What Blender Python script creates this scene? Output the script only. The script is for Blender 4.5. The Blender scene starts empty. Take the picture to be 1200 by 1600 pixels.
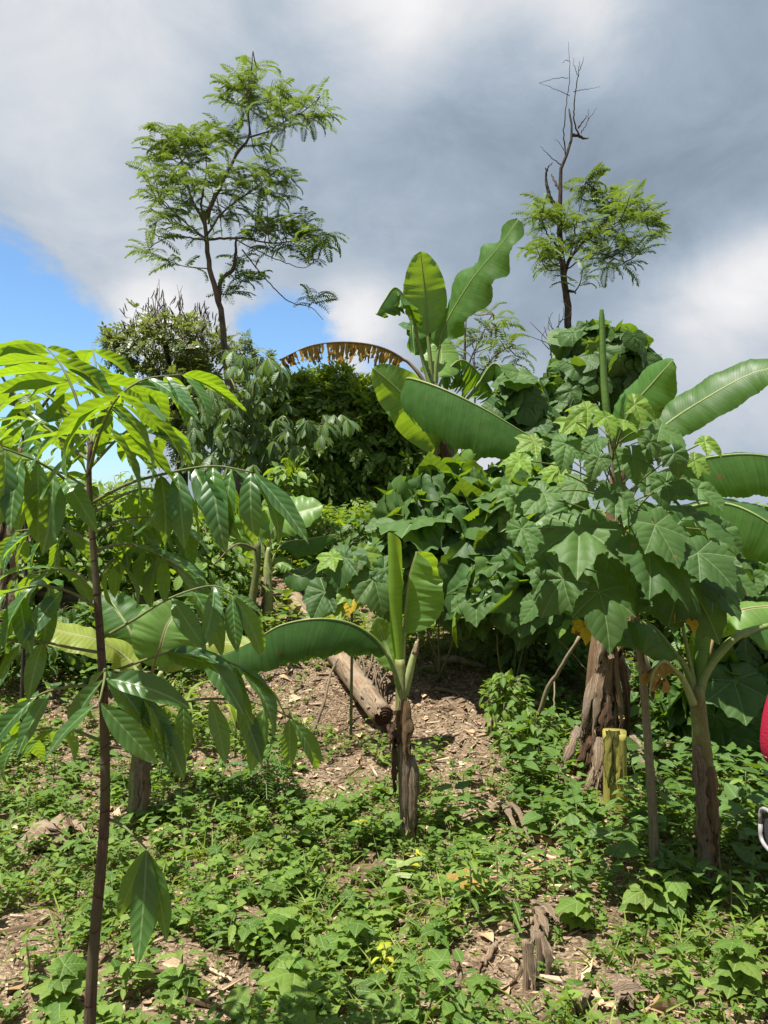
import bpy, math, random
import numpy as np
from mathutils import Vector, Matrix

random.seed(11)
rng = np.random.default_rng(11)
PI = math.pi
scene = bpy.context.scene
COL = scene.collection

# ------------------------------------------------------------------ camera, sun, sky, exposure
EYE = 1.6
FOC = 1200.0
cam_d = bpy.data.cameras.new('camera')
cam_d.sensor_fit = 'VERTICAL'
cam_d.sensor_height = 36.0
cam_d.lens = 36.0 * FOC / 1600.0
cam_d.clip_start = 0.05
cam_d.clip_end = 9000.0
cam = bpy.data.objects.new('camera', cam_d)
COL.objects.link(cam)
cam.location = (0, 0, EYE)
cam.rotation_euler = (math.radians(90), 0, 0)
scene.camera = cam

SUN_TO = Vector((-0.36, -0.17, 1.15)).normalized()      # towards the sun
sun_el = math.asin(SUN_TO.z)
sun_rot = math.atan2(SUN_TO.x, SUN_TO.y)
sd = bpy.data.lights.new('sun', 'SUN')
sd.energy = 5.0
sd.angle = math.radians(0.5)
sd.color = (1.0, 0.955, 0.88)
sun = bpy.data.objects.new('sun', sd)
COL.objects.link(sun)
sun.rotation_euler = SUN_TO.to_track_quat('Z', 'Y').to_euler()

scene.view_settings.view_transform = 'Standard'
scene.view_settings.look = 'None'
scene.view_settings.gamma = 1.0
scene.view_settings.exposure = 1.10
scene.view_settings.use_curve_mapping = False
scene.cycles.max_bounces = 7
scene.cycles.diffuse_bounces = 3
scene.cycles.glossy_bounces = 2
scene.cycles.transmission_bounces = 5
scene.cycles.caustics_reflective = False
scene.cycles.caustics_refractive = False


class NT:
    """small helper that wires shader nodes"""
    def __init__(self, tree):
        self.t = tree
        for n in list(tree.nodes):
            tree.nodes.remove(n)

    def node(self, typ, **kw):
        n = self.t.nodes.new(typ)
        for k, v in kw.items():
            setattr(n, k, v)
        return n

    def put(self, sock, v):
        if isinstance(v, bpy.types.NodeSocket):
            self.t.links.new(v, sock)
        elif isinstance(v, (tuple, list)):
            if len(v) == 3 and sock.type == 'RGBA':
                v = (*v, 1.0)
            sock.default_value = v
        else:
            sock.default_value = v

    def m(self, op, a, b=None, c=None, clamp=False):
        n = self.node('ShaderNodeMath', operation=op, use_clamp=clamp)
        for i, x in enumerate((a, b, c)):
            if x is not None:
                self.put(n.inputs[i], x)
        return n.outputs[0]

    def vm(self, op, a, b=None, scale=None):
        n = self.node('ShaderNodeVectorMath', operation=op)
        self.put(n.inputs[0], a)
        if b is not None:
            self.put(n.inputs[1], b)
        if scale is not None:
            self.put(n.inputs['Scale'], scale)
        return n.outputs['Value'] if op in ('DOT_PRODUCT', 'LENGTH') else n.outputs['Vector']

    def step(self, x, lo, hi, a=0.0, b=1.0):
        n = self.node('ShaderNodeMapRange', interpolation_type='SMOOTHSTEP')
        self.put(n.inputs[0], x)
        for i, v in enumerate((lo, hi, a, b)):
            self.put(n.inputs[i + 1], v)
        return n.outputs[0]

    def mix(self, f, a, b, blend='MIX'):
        n = self.node('ShaderNodeMix', data_type='RGBA', blend_type=blend)
        self.put(n.inputs[0], f)
        self.put(n.inputs[6], a)
        self.put(n.inputs[7], b)
        return n.outputs[2]

    def noise(self, vec, scale, detail=3.0, rough=0.5, dist=0.0, out=0):
        n = self.node('ShaderNodeTexNoise')
        self.put(n.inputs['Vector'], vec)
        n.inputs['Scale'].default_value = scale
        n.inputs['Detail'].default_value = detail
        n.inputs['Roughness'].default_value = rough
        n.inputs['Distortion'].default_value = dist
        return n.outputs[out]


# ---- sky: clear daylight sky with a broken deck of cumulus in front of it
world = bpy.data.worlds.new('World')
scene.world = world
world.use_nodes = True
W = NT(world.node_tree)
SKY_S = 0.085
sky = W.node('ShaderNodeTexSky', sky_type='NISHITA')
sky.sun_disc = False
sky.sun_elevation = sun_el
sky.sun_rotation = sun_rot
sky.air_density = 1.0
sky.dust_density = 0.6
sky.ozone_density = 1.6
dirv = W.node('ShaderNodeTexCoord').outputs['Generated']
stretch = W.vm('MULTIPLY', dirv, (1.0, 1.0, 1.5))
wn = W.noise(stretch, 2.6, 6, 0.55, 0.2, out=1)
warp = W.vm('NORMALIZE', W.vm('ADD', dirv, W.vm('SCALE', W.vm('SUBTRACT', wn, (0.5, 0.5, 0.5)), scale=0.17)))


def lobe(px, py, sig):
    v = Vector(((px - 600) / FOC, 1.0, (800 - py) / FOC)).normalized()
    d = W.vm('DOT_PRODUCT', warp, tuple(v))
    a = W.m('DIVIDE', W.m('ARCCOSINE', W.m('MINIMUM', d, 0.999999)), sig / FOC)
    return W.m('EXPONENT', W.m('MULTIPLY', W.m('MULTIPLY', a, a), -1.0))


def lobe_sum(lst, start):
    acc = start
    for px, py, s, amp in lst:
        acc = W.m('MULTIPLY_ADD', lobe(px, py, s), amp, acc)
    return acc


n_big = W.noise(stretch, 3.0, 7, 0.52, 0.35)
n_fine = W.noise(stretch, 7.0, 9, 0.62, 0.45)
bright = W.m('MULTIPLY_ADD', W.m('SUBTRACT', n_big, 0.5), 0.15, 0.218)
bright = W.m('MULTIPLY_ADD', W.m('SUBTRACT', n_fine, 0.5), 0.15, bright)
bright = lobe_sum([(720, 260, 330, -0.032), (1010, 270, 170, -0.035), (640, -30, 130, 0.26), (250, -20, 110, 0.08), (930, 50, 75, 0.16), (40, 10, 190, 0.10), (1170, 430, 80, 0.20),
                   (1190, 640, 150, 0.05), (545, 505, 70, 0.20), (120, 300, 200, 0.045), (740, 720, 120, 0.14),
                   (250, 490, 60, 0.20), (820, -20, 60, 0.11), (1050, 560, 120, 0.05), (360, 480, 90, 0.09)], bright)
bright = W.m('MAXIMUM', bright, 0.15)
cover = W.m('MULTIPLY_ADD', W.m('SUBTRACT', n_big, 0.5), 0.7, 1.0)
cover = W.m('MULTIPLY_ADD', W.m('SUBTRACT', n_fine, 0.5), 1.25, cover)
cover = lobe_sum([(-30, 490, 100, -1.3), (60, 560, 100, -0.8), (110, 690, 150, -1.1), (450, 520, 55, -0.95), (690, 650, 45, -0.6), (560, 600, 60, -0.5)], cover)
cover = W.step(cover, 0.36, 0.80)
tint = W.mix(W.step(bright, 0.14, 0.42), (0.78, 0.985, 1.23), (1.0, 1.0, 1.02))
cl = W.vm('SCALE', tint, scale=W.m('DIVIDE', bright, SKY_S))
blue = W.vm('MULTIPLY', sky.outputs[0], (0.72, 0.92, 1.06))
skyc = W.mix(cover, blue, cl)
bg = W.node('ShaderNodeBackground')
W.put(bg.inputs[0], skyc)
bg.inputs[1].default_value = SKY_S
wo = W.node('ShaderNodeOutputWorld')
W.t.links.new(bg.outputs[0], wo.inputs[0])


# ------------------------------------------------------------------ measuring helpers
def P(px, py, d):
    """a point d metres in front of the camera, read off the photograph"""
    return np.array([(px - 600) / FOC * d, d, EYE + (800 - py) / FOC * d])


def V(*a):
    return np.array(a, float)


def unit(v):
    v = np.asarray(v, float)
    return v / (np.linalg.norm(v) + 1e-12)


_lat = rng.random((256, 256))


def vnoise(x, y):
    x = np.asarray(x, float); y = np.asarray(y, float)
    xi = np.floor(x).astype(int); yi = np.floor(y).astype(int)
    fx = x - xi; fy = y - yi
    fx = fx * fx * (3 - 2 * fx); fy = fy * fy * (3 - 2 * fy)
    g = lambda a, b: _lat[a % 256, b % 256]
    return (g(xi, yi) * (1 - fx) + g(xi + 1, yi) * fx) * (1 - fy) + (g(xi, yi + 1) * (1 - fx) + g(xi + 1, yi + 1) * fx) * fy


_gy = [-3000, -30, 0, 4.2, 5.0, 5.6, 6.3, 7.2, 8.2, 9.4, 11, 12.5, 14, 18, 30, 80, 400, 4000]
_gz = [-2, -0.4, 0, 0.0, 0.07, 0.20, 0.40, 0.58, 0.84, 1.08, 1.32, 1.42, 1.38, 1.0, -1.5, -7, -20, -60]


def ground_z(x, y):
    x = np.asarray(x, float); y = np.asarray(y, float)
    yy = y + 0.5 * (vnoise(x * 0.5 + 31, y * 0.1 + 7) - 0.5) * np.clip((y - 3) / 3, 0, 1)
    z = np.interp(yy, _gy, _gz)
    near = np.clip(1 - (np.abs(x) - 12) / 20, 0, 1) * np.clip(1 - (np.abs(y - 6) - 12) / 20, 0, 1)
    bank = np.exp(-((y - 5.9) / 1.1) ** 2)
    z = z + near * (0.10 * (vnoise(x * 1.1, y * 1.1) - 0.5) + (0.05 + 0.10 * bank) * (vnoise(x * 3.7 + 9, y * 3.7) - 0.5)
                    + (0.02 + 0.03 * bank) * (vnoise(x * 13 + 3, y * 13) - 0.5))
    return z


def gz(x, y):
    return float(ground_z(np.array([x]), np.array([y]))[0])


def project(x, y, z):
    return 600 + FOC * x / y, 800 - FOC * (z - EYE) / y


# ------------------------------------------------------------------ mesh helpers
class MB:
    """collects vertices and faces; build() makes ONE mesh"""
    def __init__(self):
        self.v, self.uv, self.r, self.q, self.t, self.qm, self.tm, self.n = [], [], [], [], [], [], [], 0

    def add(self, v, q=None, t=None, uv=None, rnd=0.0, mat=0):
        v = np.asarray(v, float).reshape(-1, 3)
        k = len(v)
        self.v.append(v)
        self.uv.append(np.zeros((k, 2)) if uv is None else np.asarray(uv, float).reshape(-1, 2))
        self.r.append(np.full(k, rnd, float) if np.isscalar(rnd) else np.asarray(rnd, float).ravel())
        if q is not None and len(q):
            q = np.asarray(q, int).reshape(-1, 4) + self.n
            self.q.append(q); self.qm.append(np.full(len(q), mat))
        if t is not None and len(t):
            t = np.asarray(t, int).reshape(-1, 3) + self.n
            self.t.append(t); self.tm.append(np.full(len(t), mat))
        self.n += k
        return self

    def many(self, tpl, R, T, rnd, mat=0):
        """copies of a template (v, q, t, uv): R (k,3,3) including scale, T (k,3)"""
        v, q, t, uv = tpl
        k, n = len(T), len(v)
        if k == 0:
            return self
        vv = np.einsum('kij,nj->kni', R, v) + T[:, None, :]
        off = (np.arange(k) * n)[:, None, None]
        qq = (q[None] + off).reshape(-1, 4) if len(q) else None
        tt = (t[None] + off).reshape(-1, 3) if len(t) else None
        self.add(vv.reshape(-1, 3), qq, tt, np.tile(uv, (k, 1)), np.repeat(rnd, n), mat)
        return self

    def mesh(self, name, mats, smooth=True):
        me = bpy.data.meshes.new(name)
        v = np.concatenate(self.v); uv = np.concatenate(self.uv); r = np.concatenate(self.r)
        q = np.concatenate(self.q) if self.q else np.zeros((0, 4), int)
        t = np.concatenate(self.t) if self.t else np.zeros((0, 3), int)
        loops = np.concatenate([q.ravel(), t.ravel()]).astype(np.int32)
        start = np.concatenate([np.arange(len(q)) * 4, len(q) * 4 + np.arange(len(t)) * 3]).astype(np.int32)
        me.vertices.add(len(v)); me.vertices.foreach_set('co', v.astype(np.float32).ravel())
        me.loops.add(len(loops)); me.loops.foreach_set('vertex_index', loops)
        me.polygons.add(len(start)); me.polygons.foreach_set('loop_start', start)
        mi = np.concatenate(self.qm + self.tm) if (self.qm or self.tm) else np.zeros(0)
        me.polygons.foreach_set('material_index', mi.astype(np.int32))
        me.polygons.foreach_set('use_smooth', np.full(len(start), smooth))
        ul = me.uv_layers.new(name='uv')
        ul.data.foreach_set('uv', uv[loops].astype(np.float32).ravel())
        at = me.attributes.new('rnd', 'FLOAT', 'POINT')
        at.data.foreach_set('value', r.astype(np.float32))
        for m_ in (mats if isinstance(mats, (list, tuple)) else [mats]):
            me.materials.append(m_)
        me.update(calc_edges=True)
        me.validate()
        return me


def gridq(nr, nc, wrap=False):
    """quads of a grid of nr rows x nc columns"""
    i = np.arange(nr - 1)[:, None]; j = np.arange(nc if wrap else nc - 1)[None]
    j2 = (j + 1) % nc
    return np.stack([i * nc + j, i * nc + j2, (i + 1) * nc + j2, (i + 1) * nc + j], -1).reshape(-1, 4)


def crom(pts, n):
    """n points on a Catmull-Rom curve through pts"""
    p = np.asarray(pts, float)
    if len(p) == 2:
        s = np.linspace(0, 1, n)[:, None]
        return p[0] * (1 - s) + p[1] * s
    p = np.vstack([2 * p[0] - p[1], p, 2 * p[-1] - p[-2]])
    m = len(p) - 3
    out = []
    for s in np.linspace(0, m, n):
        k = min(int(s), m - 1); t = s - k
        a, b, c, d = p[k:k + 4]
        out.append(0.5 * (2 * b + (c - a) * t + (2 * a - 5 * b + 4 * c - d) * t * t + (3 * b - a - 3 * c + d) * t ** 3))
    out = np.array(out)
    # even spacing
    L = np.concatenate([[0], np.cumsum(np.linalg.norm(np.diff(out, axis=0), axis=1))])
    s = np.linspace(0, L[-1], n)
    return np.stack([np.interp(s, L, out[:, k]) for k in range(3)], 1)


def tube_data(pts, rad, sides=8, ell=None, cap=True, rough=0.0):
    pts = np.asarray(pts, float); n = len(pts)
    rad = np.broadcast_to(np.asarray(rad, float), (n,)) if np.ndim(rad) == 0 or len(rad) == n else np.interp(np.linspace(0, 1, n), np.linspace(0, 1, len(rad)), rad)
    T = np.gradient(pts, axis=0)
    T /= np.linalg.norm(T, axis=1)[:, None] + 1e-12
    a = V(0, 0, 1) if abs(T[0][2]) < 0.9 else V(1, 0, 0)
    N = unit(np.cross(T[0], a))
    ang = np.arange(sides) / sides * 2 * PI
    vs, uv = [], []
    L = 0.0
    for i in range(n):
        N = unit(N - T[i] * np.dot(N, T[i]))
        B = np.cross(T[i], N)
        if i:
            L += np.linalg.norm(pts[i] - pts[i - 1])
        r = rad[i] * (1 + rough * (rng.random(sides) - 0.5))
        vs.append(pts[i] + r[:, None] * (np.cos(ang)[:, None] * N + np.sin(ang)[:, None] * B))
        uv.append(np.stack([np.abs(ang / PI - 1), np.full(sides, L)], 1))
    v = np.vstack(vs); uv = np.vstack(uv)
    q = gridq(n, sides, True)
    t = np.zeros((0, 3), int)
    if cap:
        k = len(v)
        v = np.vstack([v, pts[0], pts[-1]]); uv = np.vstack([uv, uv[0], uv[-1]])
        j = np.arange(sides); j2 = (j + 1) % sides
        t = np.vstack([np.stack([np.full(sides, k), j2, j], 1), np.stack([np.full(sides, k + 1), (n - 1) * sides + j, (n - 1) * sides + j2], 1)])
    return v, q, t, uv


def add_tube(mb, pts, rad, sides=8, n=None, rnd=0.0, mat=0, rough=0.0):
    if n:
        pts = crom(pts, n)
    v, q, t, uv = tube_data(pts, rad, sides, rough=rough)
    mb.add(v, q, t, uv, rnd, mat)
    return mb


def tri_count(me):
    return sum(len(p.vertices) - 2 for p in me.polygons)


# ------------------------------------------------------------------ objects, parts, sub-parts
WM = {}


def tag(o, label=None, cat=None, group=None, kind=None):
    if label: o['label'] = label
    if cat: o['category'] = cat
    if group: o['group'] = group
    if kind: o['kind'] = kind
    return o


def thing(name, label, cat, loc, group=None):
    o = bpy.data.objects.new(name, None)
    o.empty_display_size = 0.1
    COL.objects.link(o)
    o.location = Vector(loc)
    WM[o.name] = Matrix.Translation(Vector(loc))
    return tag(o, label, cat, group)


def part(name, me, parent, M=None, label=None, kind=None):
    """links mesh ME as a child of PARENT; M is its matrix in the world"""
    o = bpy.data.objects.new(name, me)
    COL.objects.link(o)
    M = Matrix.Identity(4) if M is None else M
    if parent is not None:
        o.parent = parent
        o.matrix_basis = WM[parent.name].inverted() @ M
    else:
        o.matrix_basis = M
    WM[o.name] = M
    if label: o['label'] = label
    if kind: o['kind'] = kind
    return o


def frame(pos, y, nrm, s=1.0):
    """matrix that puts a leaf (base at the origin, tip along +Y, upper face +Z) at pos"""
    y = unit(y); x = np.cross(y, nrm)
    if np.linalg.norm(x) < 1e-5:
        x = np.cross(y, V(0.3, 0.5, 0.8))
    x = unit(x); z = np.cross(x, y)
    M = np.eye(4)
    M[:3, 0] = x * s; M[:3, 1] = y * s; M[:3, 2] = z * s; M[:3, 3] = pos
    return Matrix(M.tolist())


def rots(y, nrm, s):
    """(k,3,3) rotation-scale arrays from directions y and normals"""
    y = y / (np.linalg.norm(y, axis=1)[:, None] + 1e-12)
    x = np.cross(y, nrm); x /= np.linalg.norm(x, axis=1)[:, None] + 1e-12
    z = np.cross(x, y)
    return np.stack([x, y, z], -1) * np.asarray(s)[:, None, None]


# ------------------------------------------------------------------ materials
def leaf_mat(name, c1, c2, trans, rough=0.42, spec=0.4, tf=0.36, vein=(0.30, 0.36, 0.14), mid=0.012, lat=9.0, slope=0.7, latw=0.10,
             latmix=0.35, bump=0.35, spots=None, stripe=0.0, var=0.28):
    m = bpy.data.materials.new(name)
    m.use_nodes = True
    N = NT(m.node_tree)
    at = N.node('ShaderNodeAttribute', attribute_name='rnd')
    oi = N.node('ShaderNodeObjectInfo')
    r = N.m('FRACT', N.m('ADD', at.outputs['Fac'], oi.outputs['Random']))
    uvn = N.node('ShaderNodeUVMap', uv_map='uv')
    sep = N.node('ShaderNodeSeparateXYZ')
    N.put(sep.inputs[0], uvn.outputs[0])
    x, y = sep.outputs[0], sep.outputs[1]
    col = N.mix(r, c1, c2)
    geo = N.node('ShaderNodeNewGeometry')
    nz = N.noise(geo.outputs['Position'], 14.0, 3)
    val = N.m('MULTIPLY_ADD', N.m('SUBTRACT', nz, 0.5), var * 2, 1.0)
    val = N.m('MULTIPLY_ADD', N.m('SUBTRACT', N.m('FRACT', N.m('MULTIPLY', r, 7.13)), 0.5), var, val)
    ph = N.m('FRACT', N.m('MULTIPLY', N.m('MULTIPLY_ADD', x, -slope, y), lat))
    lv = N.m('ABSOLUTE', N.m('SUBTRACT', ph, 0.5))
    if stripe:
        st = N.node('ShaderNodeCombineXYZ')
        N.put(st.inputs[0], N.m('MULTIPLY', x, 1.2)); N.put(st.inputs[1], N.m('MULTIPLY', N.m('MULTIPLY_ADD', x, -slope, y), lat))
        sn = N.noise(st.outputs[0], 1.0, 4, 0.65)
        val = N.m('MULTIPLY_ADD', N.m('SUBTRACT', sn, 0.5), stripe, val)
    scl = N.vm('SCALE', col, scale=val)
    lmask = N.step(lv, 0.5 - latw, 0.5, 0.0, latmix)
    mmask = N.step(x, mid * 0.5, mid, 1.0, 0.0)
    vm_ = N.m('MAXIMUM', lmask, mmask)
    full = N.mix(vm_, scl, vein)
    tcol = N.mix(N.m('MULTIPLY', vm_, 0.55), N.vm('SCALE', N.mix(r, trans, tuple(t * 0.8 for t in trans)), scale=val), tuple(t * 0.55 for t in trans))
    if spots:
        sp = N.noise(geo.outputs['Position'], spots[2], 3, 0.6)
        sm = N.step(sp, spots[1], spots[1] + 0.06)
        full = N.mix(sm, full, spots[0]); tcol = N.mix(sm, tcol, spots[0])
    if bump:
        b = N.node('ShaderNodeBump')
        b.inputs['Strength'].default_value = bump
        b.inputs['Distance'].default_value = 0.006
        N.put(b.inputs['Height'], N.m('SUBTRACT', N.m('SINE', N.m('MULTIPLY', ph, PI)), N.m('MULTIPLY', mmask, 0.7)))
        nrm = b.outputs[0]
    p = N.node('ShaderNodeBsdfPrincipled')
    N.put(p.inputs['Base Color'], full)
    N.put(p.inputs['Roughness'], N.m('MULTIPLY_ADD', N.m('SUBTRACT', nz, 0.5), 0.25, rough))
    p.inputs['Specular IOR Level'].default_value = spec
    tr = N.node('ShaderNodeBsdfTranslucent')
    N.put(tr.inputs[0], tcol)
    if bump:
        N.put(p.inputs['Normal'], nrm); N.put(tr.inputs['Normal'], nrm)
    mx = N.node('ShaderNodeMixShader')
    mx.inputs[0].default_value = tf
    N.t.links.new(p.outputs[0], mx.inputs[1]); N.t.links.new(tr.outputs[0], mx.inputs[2])
    o = N.node('ShaderNodeOutputMaterial')
    N.t.links.new(mx.outputs[0], o.inputs[0])
    return m


def bark_mat(name, c1, c2, scale=12.0, stretch=0.25, rough=0.85, bump=0.5, c3=None, ring=0.0):
    """fibres run along the uv's second axis; c3 shows in larger patches"""
    m = bpy.data.materials.new(name)
    m.use_nodes = True
    N = NT(m.node_tree)
    uvn = N.node('ShaderNodeUVMap', uv_map='uv')
    at = N.node('ShaderNodeAttribute', attribute_name='rnd')
    geo = N.node('ShaderNodeNewGeometry')
    vec = N.vm('MULTIPLY', uvn.outputs[0], (scale, scale * stretch, 1.0))
    vec = N.vm('ADD', vec, N.vm('SCALE', geo.outputs['Position'], scale=0.6))
    n1 = N.noise(vec, 1.0, 6, 0.65, 0.4)
    col = N.mix(N.step(n1, 0.34, 0.66), c1, c2)
    if c3:
        n2 = N.noise(geo.outputs['Position'], 5.0, 4, 0.6, 0.5)
        col = N.mix(N.step(n2, 0.47, 0.62), col, c3)
    n3 = N.noise(geo.outputs['Position'], 45.0, 3)
    col = N.vm('SCALE', col, scale=N.m('MULTIPLY_ADD', n3, 0.7, 0.65))
    h = n1
    if ring:
        sep = N.node('ShaderNodeSeparateXYZ'); N.put(sep.inputs[0], uvn.outputs[0])
        ph = N.m('FRACT', N.m('MULTIPLY', N.m('MULTIPLY_ADD', N.noise(geo.outputs['Position'], 4.0, 2), 0.55, sep.outputs[1]), ring))
        rm = N.step(ph, 0.0, 0.10, 0.45, 1.0)
        col = N.vm('SCALE', col, scale=rm)
        h = N.m('ADD', n1, rm)
    b = N.node('ShaderNodeBump'); b.inputs['Strength'].default_value = bump; b.inputs['Distance'].default_value = 0.02
    N.put(b.inputs['Height'], h)
    p = N.node('ShaderNodeBsdfPrincipled')
    N.put(p.inputs['Base Color'], col); p.inputs['Roughness'].default_value = rough
    p.inputs['Specular IOR Level'].default_value = 0.25
    N.put(p.inputs['Normal'], b.outputs[0])
    o = N.node('ShaderNodeOutputMaterial'); N.t.links.new(p.outputs[0], o.inputs[0])
    return m


def plain_mat(name, c, rough=0.6, spec=0.3, nscale=60.0, amt=0.3, bump=0.1):
    m = bpy.data.materials.new(name); m.use_nodes = True
    N = NT(m.node_tree)
    geo = N.node('ShaderNodeNewGeometry')
    n = N.noise(geo.outputs['Position'], nscale, 3)
    p = N.node('ShaderNodeBsdfPrincipled')
    N.put(p.inputs['Base Color'], N.vm('SCALE', c, scale=N.m('MULTIPLY_ADD', N.m('SUBTRACT', n, 0.5), amt * 2, 1.0)))
    p.inputs['Roughness'].default_value = rough; p.inputs['Specular IOR Level'].default_value = spec
    b = N.node('ShaderNodeBump'); b.inputs['Strength'].default_value = bump; b.inputs['Distance'].default_value = 0.01
    N.put(b.inputs['Height'], n); N.put(p.inputs['Normal'], b.outputs[0])
    o = N.node('ShaderNodeOutputMaterial'); N.t.links.new(p.outputs[0], o.inputs[0])
    return m


def litter_mat(name, c1, c2, c3, rough=0.8):
    """dry chips and straw: the colour changes from piece to piece"""
    m = bpy.data.materials.new(name); m.use_nodes = True
    N = NT(m.node_tree)
    at = N.node('ShaderNodeAttribute', attribute_name='rnd')
    oi = N.node('ShaderNodeObjectInfo')
    r = N.m('FRACT', N.m('ADD', at.outputs['Fac'], oi.outputs['Random']))
    uvn = N.node('ShaderNodeUVMap', uv_map='uv')
    n = N.noise(N.vm('MULTIPLY', uvn.outputs[0], (40.0, 4.0, 1.0)), 1.0, 3)
    col = N.mix(N.step(r, 0.0, 0.5), c1, c2); col = N.mix(N.step(r, 0.5, 1.0), col, c3)
    p = N.node('ShaderNodeBsdfPrincipled')
    N.put(p.inputs['Base Color'], N.vm('SCALE', col, scale=N.m('MULTIPLY_ADD', n, 0.9, 0.55)))
    p.inputs['Roughness'].default_value = rough; p.inputs['Specular IOR Level'].default_value = 0.2
    b = N.node('ShaderNodeBump'); b.inputs['Strength'].default_value = 0.4; b.inputs['Distance'].default_value = 0.01
    N.put(b.inputs['Height'], n); N.put(p.inputs['Normal'], b.outputs[0])
    o = N.node('ShaderNodeOutputMaterial'); N.t.links.new(p.outputs[0], o.inputs[0])
    return m


def soil_mat():
    m = bpy.data.materials.new('soil'); m.use_nodes = True
    N = NT(m.node_tree)
    pos = N.node('ShaderNodeNewGeometry').outputs['Position']
    big = N.noise(pos, 1.6, 5, 0.6, 0.3)
    mid = N.noise(pos, 14.0, 5, 0.65, 0.3)
    fine = N.noise(pos, 70.0, 4, 0.7)
    vor = N.node('ShaderNodeTexVoronoi', feature='F1'); vor.inputs['Scale'].default_value = 55.0
    N.put(vor.inputs['Vector'], N.vm('ADD', N.vm('MULTIPLY', pos, (1.0, 1.6, 1.0)), N.vm('SCALE', N.noise(pos, 20.0, 2, out=1), scale=0.05)))
    cell = N.node('ShaderNodeSeparateColor'); N.put(cell.inputs[0], vor.outputs['Color'])
    col = N.mix(N.step(mid, 0.3, 0.7), (0.10, 0.066, 0.040), (0.26, 0.182, 0.112))
    chip = N.mix(cell.outputs[0], (0.17, 0.118, 0.072), (0.41, 0.31, 0.205))
    col = N.mix(N.step(N.m('ADD', big, N.m('MULTIPLY', cell.outputs[1], 0.35)), 0.50, 0.78), col, chip)
    col = N.vm('SCALE', col, scale=N.m('MULTIPLY_ADD', fine, 0.9, 0.52))
    h = N.m('MULTIPLY_ADD', fine, 0.5, N.m('MULTIPLY_ADD', mid, 1.2, N.m('MULTIPLY', vor.outputs['Distance'], -0.8)))
    b = N.node('ShaderNodeBump'); b.inputs['Strength'].default_value = 0.9; b.inputs['Distance'].default_value = 0.03
    N.put(b.inputs['Height'], h)
    # far hillside is grown over
    sep = N.node('ShaderNodeSeparateXYZ'); N.put(sep.inputs[0], pos)
    far = N.step(N.m('MULTIPLY_ADD', big, 2.0, sep.outputs[1]), 9.0, 14.0)
    col = N.mix(far, col, N.mix(mid, (0.03, 0.06, 0.015), (0.08, 0.13, 0.03)))
    p = N.node('ShaderNodeBsdfPrincipled')
    N.put(p.inputs['Base Color'], col); p.inputs['Roughness'].default_value = 0.95; p.inputs['Specular IOR Level'].default_value = 0.12
    N.put(p.inputs['Normal'], b.outputs[0])
    o = N.node('ShaderNodeOutputMaterial'); N.t.links.new(p.outputs[0], o.inputs[0])
    return m


M = {}
M['soil'] = soil_mat()
M['sapling_leaf'] = leaf_mat('sapling_leaf', (0.034, 0.098, 0.030), (0.052, 0.130, 0.030), (0.36, 0.56, 0.014), rough=0.36, spec=0.5, tf=0.38,
                             vein=(0.17, 0.27, 0.10), mid=0.014, lat=9, slope=1.0, latw=0.045, latmix=0.17, bump=0.25, var=0.25)
M['lobed_leaf'] = leaf_mat('lobed_leaf', (0.048, 0.105, 0.028), (0.074, 0.140, 0.034), (0.25, 0.42, 0.016), rough=0.55, spec=0.25, tf=0.33,
                           vein=(0.17, 0.25, 0.10), mid=0.012, lat=5.5, slope=0.9, latw=0.05, latmix=0.22, bump=0.22, var=0.25,
                           spots=((0.20, 0.14, 0.05), 0.67, 26.0))
M['young_lobed_leaf'] = leaf_mat('young_lobed_leaf', (0.13, 0.23, 0.032), (0.17, 0.28, 0.04), (0.40, 0.56, 0.018), rough=0.5, spec=0.3, tf=0.42,
                                 vein=(0.28, 0.34, 0.12), mid=0.016, lat=5.5, slope=0.9, latw=0.06, latmix=0.25, bump=0.2)
M['yellow_leaf'] = leaf_mat('yellow_leaf', (0.50, 0.33, 0.02), (0.42, 0.34, 0.03), (0.65, 0.42, 0.01), rough=0.6, spec=0.2, tf=0.4, vein=(0.4, 0.3, 0.08),
                            mid=0.016, lat=6.5, slope=0.9, latmix=0.3, spots=((0.25, 0.12, 0.03), 0.64, 25.0))
M['banana_leaf'] = leaf_mat('banana_leaf', (0.045, 0.118, 0.026), (0.062, 0.145, 0.030), (0.30, 0.50, 0.014), rough=0.46, spec=0.32, tf=0.38,
                            vein=(0.26, 0.34, 0.13), mid=0.009, lat=62, slope=0.25, latw=0.28, latmix=0.05, bump=0.03, stripe=0.9, var=0.3, spots=((0.16, 0.11, 0.04), 0.69, 9.0))
M['pale_banana_leaf'] = leaf_mat('pale_banana_leaf', (0.115, 0.225, 0.050), (0.14, 0.25, 0.055), (0.36, 0.54, 0.02), rough=0.45, spec=0.32, tf=0.40,
                                 vein=(0.36, 0.42, 0.18), mid=0.011, lat=55, slope=0.25, latw=0.28, latmix=0.05, bump=0.03, stripe=0.8, var=0.28, spots=((0.24, 0.17, 0.06), 0.70, 9.0))
M['yellowing_banana_leaf'] = leaf_mat('yellowing_banana_leaf', (0.21, 0.28, 0.045), (0.26, 0.31, 0.06), (0.42, 0.48, 0.03), rough=0.45, spec=0.35, tf=0.40,
                                      vein=(0.38, 0.38, 0.14), mid=0.012, lat=45, slope=0.25, latw=0.30, latmix=0.25, bump=0.12, stripe=0.5, var=0.15,
                                      spots=((0.30, 0.20, 0.06), 0.66, 9.0))
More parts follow.
